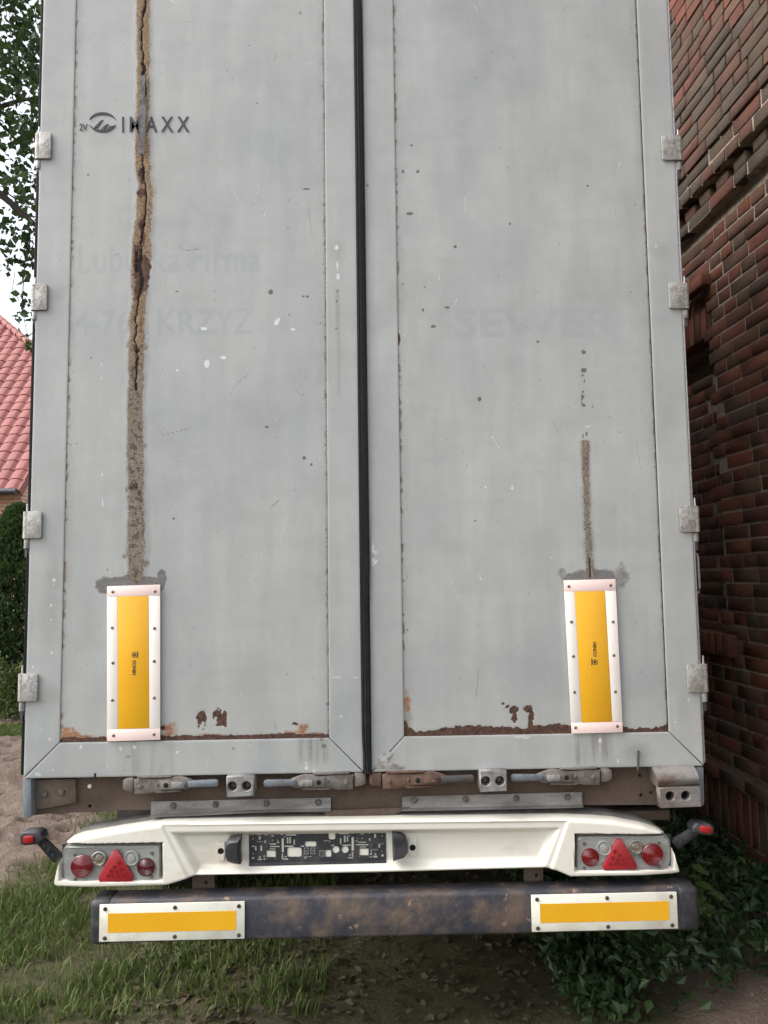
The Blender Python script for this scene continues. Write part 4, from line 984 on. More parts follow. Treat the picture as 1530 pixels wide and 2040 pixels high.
# tail lights
def tail(x0, x1, y0, y1, rot, red, clear, bulb, red2, tri, screws, lab, s):
    Yl = YF+.012
    lp = []
    r = 9; ro = 24
    outer_left = s < 0
    cs = [(x0, y0), (x1, y0+rot), (x1, y1+rot), (x0, y1)]
    # rounded rectangle, the outer bottom corner rounder
    def corner(cx, cy, a0, rad): return [(cx+rad*math.cos(math.radians(a0+k*22.5)), cy+rad*math.sin(math.radians(a0+k*22.5))) for k in range(5)]
    rl, rr_ = (18, 7) if outer_left else (7, 18)
    pts = corner(x1-rr_, y0+rot+rr_, -90, rr_)+corner(x1-rr_, y1+rot-rr_, 0, rr_)+corner(x0+rl, y1-rl, 90, rl)+corner(x0+rl, y0+rl, 180, rl)
    c = [P(a, b, Yl) for a, b in pts]; k = len(c); cx = sum(q[0] for q in c)/k; cz = sum(q[1] for q in c)/k
    mb = MB(); lay = [(1.0, .05), (1.0, .012), (.985, .002), (.94, -.002), (.93, .0)]
    for j_, (sc, y) in enumerate(lay):
        e = (1-sc)*.09
        for a, b in c:
            d = Vector((a-cx, b-cz)); mb.v.append((a-math.copysign(min(abs(d.x), e), d.x), Yl+y+(.03*sstep(.75, 1.05, abs(a-cx)/((x1-x0)*K/2))*(1 if (d.x < 0) == outer_left else 0)), b-math.copysign(min(abs(d.y), e), d.y)))
    for i in range(len(lay)-1): mb.f += [(i*k+j, i*k+(j+1) % k, (i+1)*k+(j+1) % k, (i+1)*k+j) for j in range(k)]
    mb.f += [tuple(range(k)), tuple(range(len(lay)*k-1, (len(lay)-1)*k-1, -1))]
    o = mb.build('tail_light', M['lamp_body'], TR, angle=30); prop(o, lab)
    # black sheet filling the dark gap of the lamp pocket
    MB().pxprism([(x0+6 if outer_left else x0-5, y0-4), (x1+5 if outer_left else x1-6, y0-4+rot), (x1+5 if outer_left else x1-6, y1+rot+1), (x0+6 if outer_left else x0-5, y1+1)], YF+.045, YF+.052).build('pocket_sheet', M['blackplastic'], o, smooth=False)
    def disc(q, mat, nm, dome=.006):
        X, Z = P(q[0], q[1], Yl-.002); R = q[2]*K*.985
        MB().lathe((X, Yl-.001, Z), [(R, .004), (R, -.0035), (R*.95, -.0055), (R*.91, -.0035), (R*.82, -.0060), (R*.76, -.0046), (R*.66, -.0072), (R*.60, -.0058), (R*.50, -.0082), (R*.44, -.0068), (R*.33, -.0090), (R*.26, -.0078), (R*.15, -.0094), (R*.02, -.0094)], 32).build(nm, mat, o, angle=40)
    disc(red, M['red_lens'], 'red_lamp'); disc(red2, M['dark_red_lens'] if s < 0 else M['red_lens'], 'red_lamp')
    def cup(q, mat):
        X, Z = P(q[0], q[1], Yl-.002); R = q[2]*K
        b_ = MB().lathe((X, Yl-.001, Z), [(R, .003), (R, -.004), (R*.9, -.005), (R*.86, -.0025), (R*.5, -.0012), (R*.15, -.0012)], 24).build('clear_lamp', mat, o, angle=30)
        MB().lathe((X, Yl-.003, Z), [(R*.55, .001), (R*.5, -.003), (R*.25, -.004)], 16).build('lamp_centre', M['lamp_clear'] if mat is M['lamp_body'] else M['chrome'], b_)
    cup(clear, M['lamp_body']); cup(bulb, M['chrome'])
    T = MB(); c = [P(a, b, Yl-.004) for a, b in tri]
    t_ = T.prism(c, Yl-.010, Yl+.002).build('triangle_reflector', M['tri'], o, bevel=.003)
    mx = sum(q[0] for q in tri)/len(tri); ax = (tri[0][0]+tri[1][0])/2; ay = tri[0][1]; by = max(q[1] for q in tri)
    dots = [(8, .42), (-2, .55), (12, .63), (2, .70), (-9, .68), (17, .82), (6, .82), (-5, .83), (-15, .82)]
    for dx, t in dots:
        X, Z = P(ax+dx*(1 if s < 0 else -1)*.95, ay+(by-ay)*t, Yl-.011)
        MB().lathe((X, Yl-.0098, Z), [(.0085, .001), (.0085, -.0006), (.006, -.0004)], 6).build('reflector_cell', M['tri_dot'], t_)
    for x, y in screws:
        X, Z = P(x, y, Yl-.002)
        MB().lathe((X, Yl-.001, Z), [(.0062, .002), (.0062, -.0012), (.0045, -.0028)], 12).build('screw', M['bolt'], o)
tail(118, 317, 1686, 1757, -1.5, (163, 1726, 21), (262, 1709.5, 14), (197, 1710.5, 13.5), (291, 1727.5, 17),
     [(226, 1693), (235, 1693), (267, 1746), (263, 1756), (199, 1757), (196.5, 1747)], [(149, 1703), (301.6, 1700), (149, 1751), (301.6, 1747)], 'clear and red tail light on the left of the bumper', -1)
tail(1150.5, 1342, 1667, 1735.5, -1, (1300, 1702.6, 21), (1203, 1689.5, 14), (1266.5, 1687.5, 13.5), (1176, 1708, 17),
     [(1228.5, 1671), (1237.5, 1671), (1269, 1723), (1267, 1731), (1203, 1733), (1200, 1726)], [(1164, 1681), (1313, 1680), (1164, 1729), (1313, 1726)], 'clear and red tail light on the right of the bumper', 1)

# side marker lamps on rubber arms
def side_marker(head, lens_, a0, a1, lab, s):
    o = MB().pxprism(head, -.03, .03).build('side_marker', M['blackplastic'], TR, bevel=.006, seg=3); prop(o, lab)
    MB().pxprism(lens_, -.036, -.024).build('red_lens', M['marker_red'], o, bevel=.004)
    A, B = P(*a0, .0), P(*a1, .03)
    d = Vector((B[0]-A[0], 0, B[1]-A[1])).normalized(); nrm = Vector((-d.z, 0, d.x)); mb = MB(); ks = 6
    for i in range(ks+1):
        t = i/ks; c = Vector((A[0], .0, A[1])).lerp(Vector((B[0], .035, B[1])), t); w = .013+.006*t
        mb.v += [c+nrm*w+Vector((0, -.014, 0)), c-nrm*w+Vector((0, -.014, 0)), c-nrm*w+Vector((0, .014, 0)), c+nrm*w+Vector((0, .014, 0))]
    for i in range(ks): mb.f += [(i*4+j, i*4+(j+1) % 4, (i+1)*4+(j+1) % 4, (i+1)*4+j) for j in range(4)]
    mb.f += [(0, 1, 2, 3), (ks*4+3, ks*4+2, ks*4+1, ks*4)]
    mb.build('rubber_arm', M['blackplastic'], o, bevel=.004)
    for t in (.35, .55, .75):
        c = Vector((A[0], -.0145, A[1])).lerp(Vector((B[0], .0205, B[1])), t)
        MB().box(c.x-.006, c.x+.006, c.y-.003, c.y+.003, c.z-.008, c.z+.008).build('arm_rib', M['blackplastic'], o, bevel=.002)
side_marker([(38, 1662), (46, 1658), (72, 1657), (80, 1660), (84, 1672), (76, 1683), (46, 1685), (39, 1681)], [(46, 1668), (49, 1666), (64, 1666), (66, 1668), (66, 1678), (64, 1680), (48, 1681), (45, 1679)], (76, 1668), (118, 1713), 'red marker lamp on a rubber arm left of the bumper', -1)
side_marker([(1380, 1650), (1388, 1640), (1416, 1643), (1424, 1650), (1423, 1662), (1416, 1666), (1396, 1663), (1382, 1660)], [(1396, 1647), (1400, 1645), (1416, 1648), (1420, 1651), (1419, 1660), (1415, 1662), (1399, 1659), (1395, 1656)], (1388, 1652), (1343, 1684), 'red marker lamp on a rubber arm right of the bumper', 1)

# under-run bar with its own marker plates
YU = -.03
zu1 = P(765, 1776, YU+.1)[1]; zuT = P(1200, 1772, YU)[1]
xu0, xu1 = P(186, 1790, YU)[0], P(1386, 1770, YU)[0]
ub = MB().box(xu0, xu1, YU, YU+.1, zuT-.15, zuT).build('underrun_bar', M['navy'], TR, bevel=.014, seg=3)
for x0, x1 in ((xu0-.012, xu0+.07), (xu1-.07, xu1+.012)):
    MB().box(x0, x1, YU-.004, YU+.104, zuT-.154, zuT+.003).build('end_cap', M['blackplastic'], ub, bevel=.02, seg=3)
for x0, x1 in ((P(200, 1790, YU)[0], P(488, 1790, YU)[0]), (P(1057, 1770, YU)[0], P(1346, 1770, YU)[0])):
    pm = MB().box(x0, x1, YU-.0075, YU-.001, zuT-.138, zuT-.012).build('marker_plate', M['cream_plate'], ub, bevel=.001)
    MB().box(x0+.03, x1-.03, YU-.0082, YU-.007, zuT-.108, zuT-.042).build('reflective_sheet', M['yellow'], pm, smooth=False)
    for t in (.04, .53, .98):
        X = x0+(x1-x0)*t*.98
        MB().lathe((X, YU-.0072, zuT-.027), [(.0075, .002), (.0075, -.001), (.005, -.0035)], 12).build('screw', M['screwhole'], pm)
        MB().lathe((X, YU-.0072, zuT-.126), [(.0075, .002), (.0075, -.001), (.005, -.0035)], 12).build('screw', M['screwhole'], pm)
for x0, x1 in ((388, 432), (1040, 1078)):
    a, b_ = P(x0, 1765, .12)[0], P(x1, 1765, .12)[0]
    br = MB().box(a, b_, .075, .085, zuT-.12, P(700, 1700, .1)[1]).build('underrun_bracket', M['beam'], TR, bevel=.002)
    MB().cyl(((a+b_)/2+.01, .073, P(400, 1757, .08)[1]), ((a+b_)/2+.01, .076, P(400, 1757, .08)[1]), .007, n=12).build('bore', M['hole'], br)

# chassis, axles, wheels and mud flaps
ch = MB(); 
for x in (-.55, .50): ch.box(x-.06, x+.06, .25, 11, .72, ZB-.05)
ch.build('chassis_rail', M['chassis'], TR, smooth=False)
MB().box(XL+.02, XR-.02, .3, 11.4, ZB-.05, ZB+.028).build('floor_underside', M['chassis'], TR, smooth=False)
for ya in (1.75, 3.1):
    ax = MB().cyl((-1.0, ya, .5), (.96, ya, .5), .06, n=14).build('axle', M['chassis'], TR)
    for x, s in ((-1.06, -1), (1.02, 1)):
        w = MB().lathe((x, ya, .50), [(.29, -.14), (.42, -.165), (.475, -.15), (.5, -.11), (.505, 0), (.5, .11), (.475, .15), (.42, .165), (.29, .14)], 40, 'x').build('tyre', M['tyre'], TR, angle=30)
        MB().lathe((x, ya, .50), [(.29, -.13), (.27, -.12), (.2, -.03*s-.02), (.12, .05*s), (.09, .09*s), (.05, .1*s)], 28, 'x').build('rim', M['rim'], w)
for x in (-1.06, 1.02):
    MB().box(x-.19, x+.19, 1.02, 1.028, .28, .92).build('mud_flap', M['tyre'], TR, bevel=.002)

# ------------------------------------------------------------------ brick building on the right
WD = math.radians(-2.4)                       # wall runs away from us, leaning a little to the trailer
wx, wz_ = P(1530, 1139, .91); W0 = Vector((wx, .91, 0))
WU = Vector((math.sin(WD), math.cos(WD), 0)); WN = Vector((-math.cos(WD), math.sin(WD), 0))   # along, outward (towards trailer)
def PW(x, y):
    d = ray(x, y); t = (W0-CAM).dot(WN)/d.dot(WN); q = CAM+d*t
    return (q-W0).dot(WU), q.z
BB = empty('brick_building', (0, 0, 0)); prop(BB, 'old dark red brick building close beside the trailer', 'building')
def WL(u, w, z): return W0+WU*u+WN*w+Vector((0, 0, z))
CH = .077; BL, BHd, BT = .250, .120, .065
bv = {}
def brick_mesh(L, Hh, D=.11, seed=0):
    rs = random.getstate(); random.seed(seed)
    mb = MB().box(-L/2, L/2, -D, 0, -Hh/2, Hh/2); me = mb.mesh('brick', bevel=.0032, seg=1, jitter=.0024, angle=60)
    # orient: local x -> along wall, y -> out, z up
    R = Matrix((WU, WN, Z0)).transposed()
    for q in me.vertices: q.co = R @ q.co
    me.update(); random.setstate(rs); me.materials.append(M['brick']); return me
BM = {('s', i): brick_mesh(BL, BT, seed=i) for i in range(3)}
BM.update({('h', i): brick_mesh(BHd, BT, seed=10+i) for i in range(3)})
BM.update({('v', i): brick_mesh(BT, BL, seed=20+i) for i in range(2)})
BM.update({('r', i): brick_mesh(BT, BHd, seed=30+i) for i in range(2)})
places = []
zled = PW(1483, 374)[1]; zsill_t = PW(1450, 1262)[1]; zsill_b = PW(1450, 1306)[1]; zlint_b = PW(1400, 672)[1]
zplt = PW(1402, 1503)[1]; unic = PW(1441, 1150)[0]; zlint_t = zlint_b+BL+.012
rb = random.Random(3)
U_MIN, U_MAX = -2.4, 3.2
def add(kind, u, w, z): places.append((kind, u, w+rb.uniform(-.0025, .003), z+rb.uniform(-.002, .002), rb.uniform(-.006, .006)))
def course(z, w, k, u0=U_MIN, u1=U_MAX, skip=None):
    off = [0, .13, .065, .19][k % 4]
    pat = 's' if k % 2 == 0 else 'h'
    u_ = -2.6+off
    while u_ < u1:
        kind = pat if rb.random() < .8 else ('h' if pat == 's' else 's')
        L = BL if kind == 's' else BHd
        c = u_+L/2
        if c-L/2 >= u0-.03 and c+L/2 <= u1+.1 and not (skip and skip(c, L)): add(kind, c, w, z)
        u_ += L+.012+rb.uniform(-.002, .003)
# plinth
PW_ = .045
z = zplt-.035; 
u_ = U_MIN
while u_ < U_MAX: add('s', u_+.125, PW_+.02, z); u_ += .262
z -= .035+.012
u_ = U_MIN
while u_ < U_MAX: add('v', u_+.033, PW_, z-BL/2); u_ += .077
z -= BL+.012; k = 0
while z > -.05: course(z-BT/2, PW_, k); z -= CH; k += 1
# main wall
z = zplt+.006; k = 1
while z+CH < zled-.002:
    zc_ = z+CH/2
    inn = zsill_b+.0 < zc_ < zlint_b
    if zsill_b-.01 < zc_ < zlint_b:
        course(zc_, 0, k, U_MIN, unic-.0, None)
        deep = zc_ > zlint_b-.20
        if not deep: course(zc_, -.075, k+1, unic+.005, U_MAX)
    elif zlint_b <= zc_ < zlint_t: course(zc_, 0, k, U_MIN, unic-.0)
    else: course(zc_, 0, k)
    z += CH; k += 1
# soldier lintel over the blind window, drip block, sloping sill
u_ = unic+.01
while u_ < unic+1.1: add('v', u_+.033, -.02, zlint_b+BL/2); u_ += .077
add('s', unic+.10, .05, zlint_t+.04); add('s', unic+.37, .05, zlint_t+.04)
u_ = unic-.12
while u_ < unic+1.1: add('r', u_+.033, .055, (zsill_t+zsill_b)/2); u_ += .077
# cornice: ledge, dentils, oversailing courses
course(zled+CH/2, .055, 0)
u_ = U_MIN
du0 = PW(1453, 352)[0] % .19
u_ = -2.47+du0
while u_ < U_MAX: add('h', u_, .045, zled+CH*1.5); u_ += .19
z = zled+2*CH; k = 1
while z < 6.6: course(z+CH/2, .085 if z < zled+4*CH else .10, k); z += CH; k += 1
# the ones in sight become bricks of their own, the others one mass
vis, rest = [], []
for q in places:
    c = WL(q[1], q[2], q[3]); x, y = proj(c)
    edge = np.interp(y, [0, 255, 1525, 1600, 2040], [1335, 1345, 1400, 1395, 1380])
    L = {'s': 40, 'h': 22, 'v': 12, 'r': 12}[q[0]]
    (vis if (edge-L*.5 < x < 1530+L*.5 and -12 < y < 1660) else rest).append((x, y, q))
vis.sort(key=lambda t: abs(t[1]-1000)); rest += vis[300:]; vis = vis[:300]
cnt = {}
for x, y, (kind, u_, w, z, tilt) in vis:
    i = cnt.get(kind, 0); cnt[kind] = i+1
    me = BM[(kind, i % (3 if kind in 'sh' else 2))]
    o = bpy.data.objects.new('brick', me); COL.objects.link(o); o.parent = BB
    if z > zled-.02:
        o.material_slots[0].link = 'OBJECT'; o.material_slots[0].material = M['brick_grey']
    o.location = WL(u_, w, z); o.rotation_euler = (tilt, 0, 0)
rv, rf = [], []; off = 0; tmpl = {}
for kk, me in BM.items():
    co = np.zeros(len(me.vertices)*3); me.vertices.foreach_get('co', co)
    tmpl[kk] = (co.reshape(-1, 3), [tuple(p_.vertices) for p_ in me.polygons])
for x, y, (kind, u_, w, z, tilt) in rest:
    co, fs = tmpl[(kind, rb.randrange(3 if kind in 'sh' else 2))]
    rv += (co+np.array(WL(u_, w, z))).tolist(); rf += [tuple(i+off for i in q) for q in fs]; off += len(co)
me = bpy.data.meshes.new('brickwork'); me.from_pydata(rv, [], rf); me.update()
o = link('brickwork', me, BB, M['brick_mass']); prop(o, kind='stuff')
# mortar body with the blind window and the oversailing parts
def wbox(name, u0, u1, w0, w1, z0, z1):
    mb = MB(); q = [WL(a, b, c) for c in (z0, z1) for a, b in ((u0, w0), (u1, w0), (u1, w1), (u0, w1))]
    nseg = 1
    mb.add(q, [(0, 1, 2, 3), (4, 7, 6, 5), (0, 4, 5, 1), (1, 5, 6, 2), (2, 6, 7, 3), (3, 7, 4, 0)])
    return mb.build(name, M['mortar'], BB, smooth=False)
J = .0045
wbox('mortar_bed', U_MIN-.1, U_MAX+.1, -.40, PW_-J, -.3, zplt-.02)
wbox('mortar_bed', U_MIN-.1, unic-.012, -.40, -J, zplt-.02, zlint_t+.0)
wbox('mortar_bed', unic-.012, U_MAX+.1, -.40, -J, zplt-.02, zsill_b+.01)
wbox('mortar_bed', unic-.012, U_MAX+.1, -.401, -.075-J, zsill_b+.01, zlint_b-.215)
wbox('mortar_bed', unic-.012, U_MAX+.1, -.40, -.30, zlint_b-.215, zlint_b)
wbox('mortar_bed', unic-.012, U_MAX+.1, -.40, -.03, zlint_b+.005, zlint_t)
wbox('mortar_bed', U_MIN-.1, U_MAX+.1, -.40, -J, zlint_t, zled+.004)
wbox('mortar_bed', U_MIN-.1, U_MAX+.1, -.40, .055-J, zled+.004, zled+CH-.008)
wbox('mortar_bed', U_MIN-.1, U_MAX+.1, -.40, -.06, zled+CH-.008, zled+2*CH+.006)
wbox('mortar_bed', U_MIN-.1, U_MAX+.1, -.40, .085-J, zled+2*CH+.006, 6.6)
# the building's bulk and eaves behind
q = [WL(a, b, c) for c in (-.3, 6.6) for a, b in ((U_MIN-.1, -.402), (U_MAX+.1, -.402), (U_MAX+.1, -6), (U_MIN-.1, -6))]
MB().add(q, [(0, 1, 2, 3), (4, 7, 6, 5), (0, 4, 5, 1), (1, 5, 6, 2), (2, 6, 7, 3), (3, 7, 4, 0)]).build('rear_walls', M['brick_mass'], BB, smooth=False)
q = [WL(a, b, c) for a in (U_MIN-.3, U_MAX+.3) for b, c in ((.22, 6.61), (-3, 9.2), (-6.2, 6.61))]
MB().add(q, [(0, 1, 2), (5, 4, 3), (0, 3, 4, 1), (1, 4, 5, 2), (2, 5, 3, 0)]).build('roof', M['brick_mass'], BB, smooth=False)

# ------------------------------------------------------------------ house with the red tiled roof
HY = 14.2
HO = empty('house', (0, 0, 0)); prop(HO, 'house with pink red pantile roof behind the hedge', 'house')
ex, ez = P(38, 972, HY)
pit = math.radians(47); cs_, sn_ = math.cos(pit), math.sin(pit)
def roofpt(x, y):
    """point of the roof slope at photograph x, y"""
    d = ray(x, y); nrm = Vector((0, -sn_, cs_)); e = Vector((ex, HY, ez)); t = (e-CAM).dot(nrm)/d.dot(nrm); q = CAM+d*t
    return q.x, (q.z-ez)/sn_
ha, hb = roofpt(0, 637), roofpt(64, 690)
hipf = lambda x: ha[1]+(hb[1]-ha[1])*(x-ha[0])/(hb[0]-ha[0])
def RP(x, s_, off=0): return Vector((x, HY+s_*cs_-off*sn_, ez+s_*sn_+off*cs_))
def roof_mat():
    n = N('pink_tile'); oi = n.new('ShaderNodeObjectInfo')
    a = n.noise(4, 4, .6, lo=.35, hi=.7); b = n.noise(30, 3, .6, lo=.35, hi=.7)
    c = n.mix(oi.outputs['Random'], (.225, .066, .060), (.295, .098, .086)); c = n.mix(n.mul(a, .4), c, (.22, .08, .07)); c = n.mix(n.mul(b, .25), c, (.30, .12, .10))
    return n.out(c, .7, 0, b, .2, .004)
M['tile'] = roof_mat()
TW, TE = .30, .34
tv = []; tf = []; ncs = 9
for j, (s_, lift) in enumerate(((-.03, .012), (TE*.5, .006), (TE+.03, -.012))):
    for i in range(ncs):
        t = i/(ncs-1); x = -TW/2-.012+(TW+.03)*t
        h_ = .026*math.sin(2*math.pi*t-.9)+.010*math.sin(4*math.pi*t)
        tv.append((x, s_, h_+lift))
nb = len(tv)
for i in range(ncs): x, s_, h_ = tv[i]; tv.append((x, s_, h_-.022))
for j in range(2): tf += [(j*ncs+i, j*ncs+i+1, (j+1)*ncs+i+1, (j+1)*ncs+i) for i in range(ncs-1)]
tf += [(i, nb+i, nb+i+1, i+1) for i in range(ncs-1)]
Rm = Matrix(((1, 0, 0), (0, cs_, -sn_), (0, sn_, cs_)))
mb = MB(); mb.v = [tuple(Rm @ Vector(q)) for q in tv]; mb.f = tf
tile_me = mb.mesh('tile', angle=50); tile_me.materials.append(M['tile'])
x_left, slope_top = ex-9, 6.5
rfm = MB().add([RP(x_left, -.05, -.04), RP(ex, -.05, -.04), RP(ex, hipf(ex), -.04), RP(ha[0]-1.2, hipf(ha[0]-1.2), -.04), RP(x_left, hipf(ha[0]-1.2), -.04),
                RP(x_left, -.05, -.12), RP(ex, -.05, -.12), RP(ex, hipf(ex), -.12), RP(ha[0]-1.2, hipf(ha[0]-1.2), -.12), RP(x_left, hipf(ha[0]-1.2), -.12)],
               [(0, 1, 2, 3, 4), (9, 8, 7, 6, 5), (0, 5, 6, 1), (1, 6, 7, 2), (2, 7, 8, 3), (3, 8, 9, 4), (4, 9, 5, 0)])
roof = rfm.build('roof', M['tile'], HO, smooth=False)
tv_ = np.array(mb.v); restv, restf = [], []; off = 0
cx = ex-TW/2; col = 0
while cx > x_left:
    s_ = 0
    while s_ < hipf(max(cx, ha[0]-1.2))-.12:
        p_ = RP(cx+random.uniform(-.006, .006), s_, random.uniform(-.003, .004))
        if col < 9:
            o = bpy.data.objects.new('tile', tile_me); COL.objects.link(o); o.parent = roof; o.location = p_; o.rotation_euler = (0, random.uniform(-.01, .01), random.uniform(-.012, .012))
        else:
            restv.append(tv_+np.array(p_)); restf += [tuple(i+off for i in q) for q in tf]; off += len(tv_)
        s_ += TE
    cx -= TW; col += 1
me = bpy.data.meshes.new('tiles'); me.from_pydata(np.concatenate(restv).tolist(), [], restf); me.update()
prop(link('tile_field', me, roof, M['tile']), kind='stuff')
# hip caps
a_, b_ = RP(ex+.1, hipf(ex+.1), .05), RP(ha[0]-1.2, hipf(ha[0]-1.2), .05)
Lh = (b_-a_).length; nn = int(Lh/.33)
for i in range(nn):
    p0 = a_.lerp(b_, i/nn); p1 = a_.lerp(b_, (i+1.12)/nn)
    MB().cyl(p0-Vector((0, 0, .015)), p1+Vector((0, 0, .0)), .105, .085, 12).build('hip_tile', M['tile'], roof)
# hip plane and far slope
ap = RP(ha[0]-1.2, hipf(ha[0]-1.2), -.04); vp = RP(ex, hipf(ex), -.04)
far = 2*(ap.y-HY)
MB().add([ap, vp, Vector((vp.x, HY+far-(vp.y-HY), vp.z))], [(0, 1, 2)]).build('half_hip', M['tile'], HO, smooth=False)
MB().add([RP(x_left, hipf(ha[0]-1.2), -.05), ap, Vector((vp.x, HY+far-(vp.y-HY), vp.z)), Vector((ex, HY+far, ez)), Vector((x_left, HY+far, ez))], [(0, 1, 2, 3, 4)]).build('rear_slope', M['tile'], HO, smooth=False)
# verge board, soffit, gutter, walls
MB().add([RP(ex, -.06, -.02), RP(ex, hipf(ex), -.02), RP(ex, hipf(ex), -.2), RP(ex, -.06, -.2), RP(ex+.03, -.06, -.02), RP(ex+.03, hipf(ex), -.02), RP(ex+.03, hipf(ex), -.2), RP(ex+.03, -.06, -.2)],
         [(0, 1, 2, 3), (7, 6, 5, 4), (0, 4, 5, 1), (3, 2, 6, 7), (0, 3, 7, 4), (1, 5, 6, 2)]).build('verge_board', M['tile'], HO, smooth=False)
MB().tube([(x_left, HY-.09, ez-.09), (ex-.02, HY-.09, ez-.09)], .075, 12).build('gutter', M['blackplastic'], HO)
def peach():
    n = N('peach_brick'); br = n.new('ShaderNodeTexBrick'); br.inputs['Scale'].default_value = 1
    br.inputs['Brick Width'].default_value = .26; br.inputs['Row Height'].default_value = .085; br.inputs['Mortar Size'].default_value = .012
    br.inputs['Color1'].default_value = (.52, .24, .16, 1); br.inputs['Color2'].default_value = (.60, .30, .20, 1); br.inputs['Mortar'].default_value = (.62, .52, .44, 1)
    sp = n.new('ShaderNodeSeparateXYZ'); n.lk(n.coords(), sp.inputs[0]); cb = n.new('ShaderNodeCombineXYZ')
    n.lk(n.mul(sp.outputs[0], sp.outputs[1], 'ADD'), cb.inputs[0]); n.lk(sp.outputs[2], cb.inputs[1]); n.lk(cb.outputs[0], br.inputs['Vector'])
    return n.out(br.outputs['Color'], .85, 0, br.outputs['Fac'], -.4, .006)
M['peach'] = peach()
xw = ex-.14
zr_ = hipf(ex)
MB().prism([(0, 0)], 0, 0) if False else None
gv = [(HY+.42, 0), (HY+far-.42, 0), (HY+far-.42, ez+.34*sn_/cs_*.9), (HY+far-hipf(ex)*cs_, ez+hipf(ex)*sn_-.12), (HY+hipf(ex)*cs_, ez+hipf(ex)*sn_-.12), (HY+.42, ez+.42*sn_/cs_-.13)]
k = len(gv)
MB().add([(xw, a, b) for a, b in gv]+[(x_left+.3, a, b) for a, b in gv], [tuple(range(k)), tuple(range(2*k-1, k-1, -1))]+[(i, i+k, (i+1) % k+k, (i+1) % k) for i in range(k)]).build('wall', M['peach'], HO, smooth=False)

# ------------------------------------------------------------------ vegetation
def leaf_mat(name, c1, c2, trans=.35, rough=.5):
    n = N(name)
    cr = n.mix(n.geo.outputs['Random Per Island'], c1, c2)
    big = n.noise(2.5, 3, .6, lo=.35, hi=.65)
    c = n.mix(n.mul(big, .4), cr, tuple(q*.6 for q in c1))
    n.out(c, rough, 0, spec=.35)
    tl = n.new('ShaderNodeBsdfTranslucent'); n.lk(c, tl.inputs['Color'])
    mx = n.new('ShaderNodeMixShader'); mx.inputs[0].default_value = trans
    outn = n.t.nodes['Material Output']; n.lk(n.b.outputs[0], mx.inputs[1]); n.lk(tl.outputs[0], mx.inputs[2]); n.lk(mx.outputs[0], outn.inputs['Surface'])
    return n.m
M['thuja'] = leaf_mat('thuja_leaf', (.040, .078, .024), (.085, .135, .04), .2, .6)
M['shrub'] = leaf_mat('shrub_leaf', (.05, .095, .026), (.15, .18, .05), .35)
M['leaf'] = leaf_mat('tree_leaf', (.025, .055, .016), (.065, .105, .028), .4)
M['grass'] = leaf_mat('grass_blade', (.06, .11, .022), (.15, .17, .05), .3, .6)
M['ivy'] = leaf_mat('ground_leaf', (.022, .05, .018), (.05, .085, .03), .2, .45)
M['weed'] = leaf_mat('weed_leaf', (.09, .17, .04), (.14, .22, .06), .35)
M['bark'] = worn('bark', (.055, .045, .038), (.03, .025, .02), .5, 10, .9, bump=.8)
RS = np.random.RandomState(5)
def leaves(pos, size, shape='diamond', upbias=0., dirs=None, droop=0., aspect=.6, flat=False):
    """a small folded blade per position"""
    n_ = len(pos)
    if dirs is None:
        dirs = RS.normal(size=(n_, 3)); dirs[:, 2] += upbias
    dirs = dirs/np.linalg.norm(dirs, axis=1, keepdims=True)
    o = RS.normal(size=(n_, 3))
    if flat: o = np.array([0, 0, 1.])+RS.normal(size=(n_, 3))*.35
    s_ = np.cross(dirs, o); s_ /= np.linalg.norm(s_, axis=1, keepdims=True)+1e-9
    nrm = np.cross(s_, dirs)
    sz = size*RS.uniform(.65, 1.3, (n_, 1)); w = sz*aspect*.5
    a = pos; b = pos+dirs*sz*.45+s_*w+nrm*sz*.08; c = pos+dirs*sz-nrm*sz*droop; d = pos+dirs*sz*.45-s_*w+nrm*sz*.08
    v = np.stack([a, b, c, d], 1).reshape(-1, 3)
    i = np.arange(n_)[:, None]*4
    f = np.concatenate([i+np.array([[0, 1, 2]]), i+np.array([[0, 2, 3]])], 1).reshape(-1, 3)
    return v, f
def thuja(x, y, h, r, n_, lab):
    o = empty('thuja_tree', (0, 0, 0)); prop(o, lab, 'tree', group='thuja hedge')
    MB().tube([(x, y, 0), (x+.02, y, h*.5), (x, y, h*.96)], [.06, .035, .008], 8).build('trunk', M['bark'], o)
    t = RS.rand(n_)**.9; ang = RS.rand(n_)*2*np.pi
    rad = r*np.sqrt(np.clip(np.minimum(1, (1-t)*1.9)*np.minimum(1, .55+t*3), 0, 1))
    rad *= .72+.45*fbm(ang*2.2+x*3, t*h*4.5, 77, 3)
    q = rad*(1-.45*RS.rand(n_)**2)
    pos = np.stack([x+q*np.cos(ang), y+q*np.sin(ang), t*h], 1)
    dirs = np.stack([np.cos(ang)*.7, np.sin(ang)*.7, np.full(n_, .75)], 1)+RS.normal(size=(n_, 3))*.4
    v, f = leaves(pos, .085, dirs=dirs, aspect=.5)
    link('crown', np_mesh('crown', v, f, False), o, M['thuja'])
hx_ = P(30, 1200, 7.9)[0]
thuja(hx_, 7.95, 2.78, .55, 16000, 'dark thuja in the hedge, the one showing beside the trailer')
thuja(hx_-.78, 8.05, 2.75, .55, 9000, 'dark thuja in the hedge, at the left edge of view')
thuja(hx_+.8, 8.1, 3.0, .55, 9000, 'dark thuja in the hedge, mostly hidden behind the trailer')
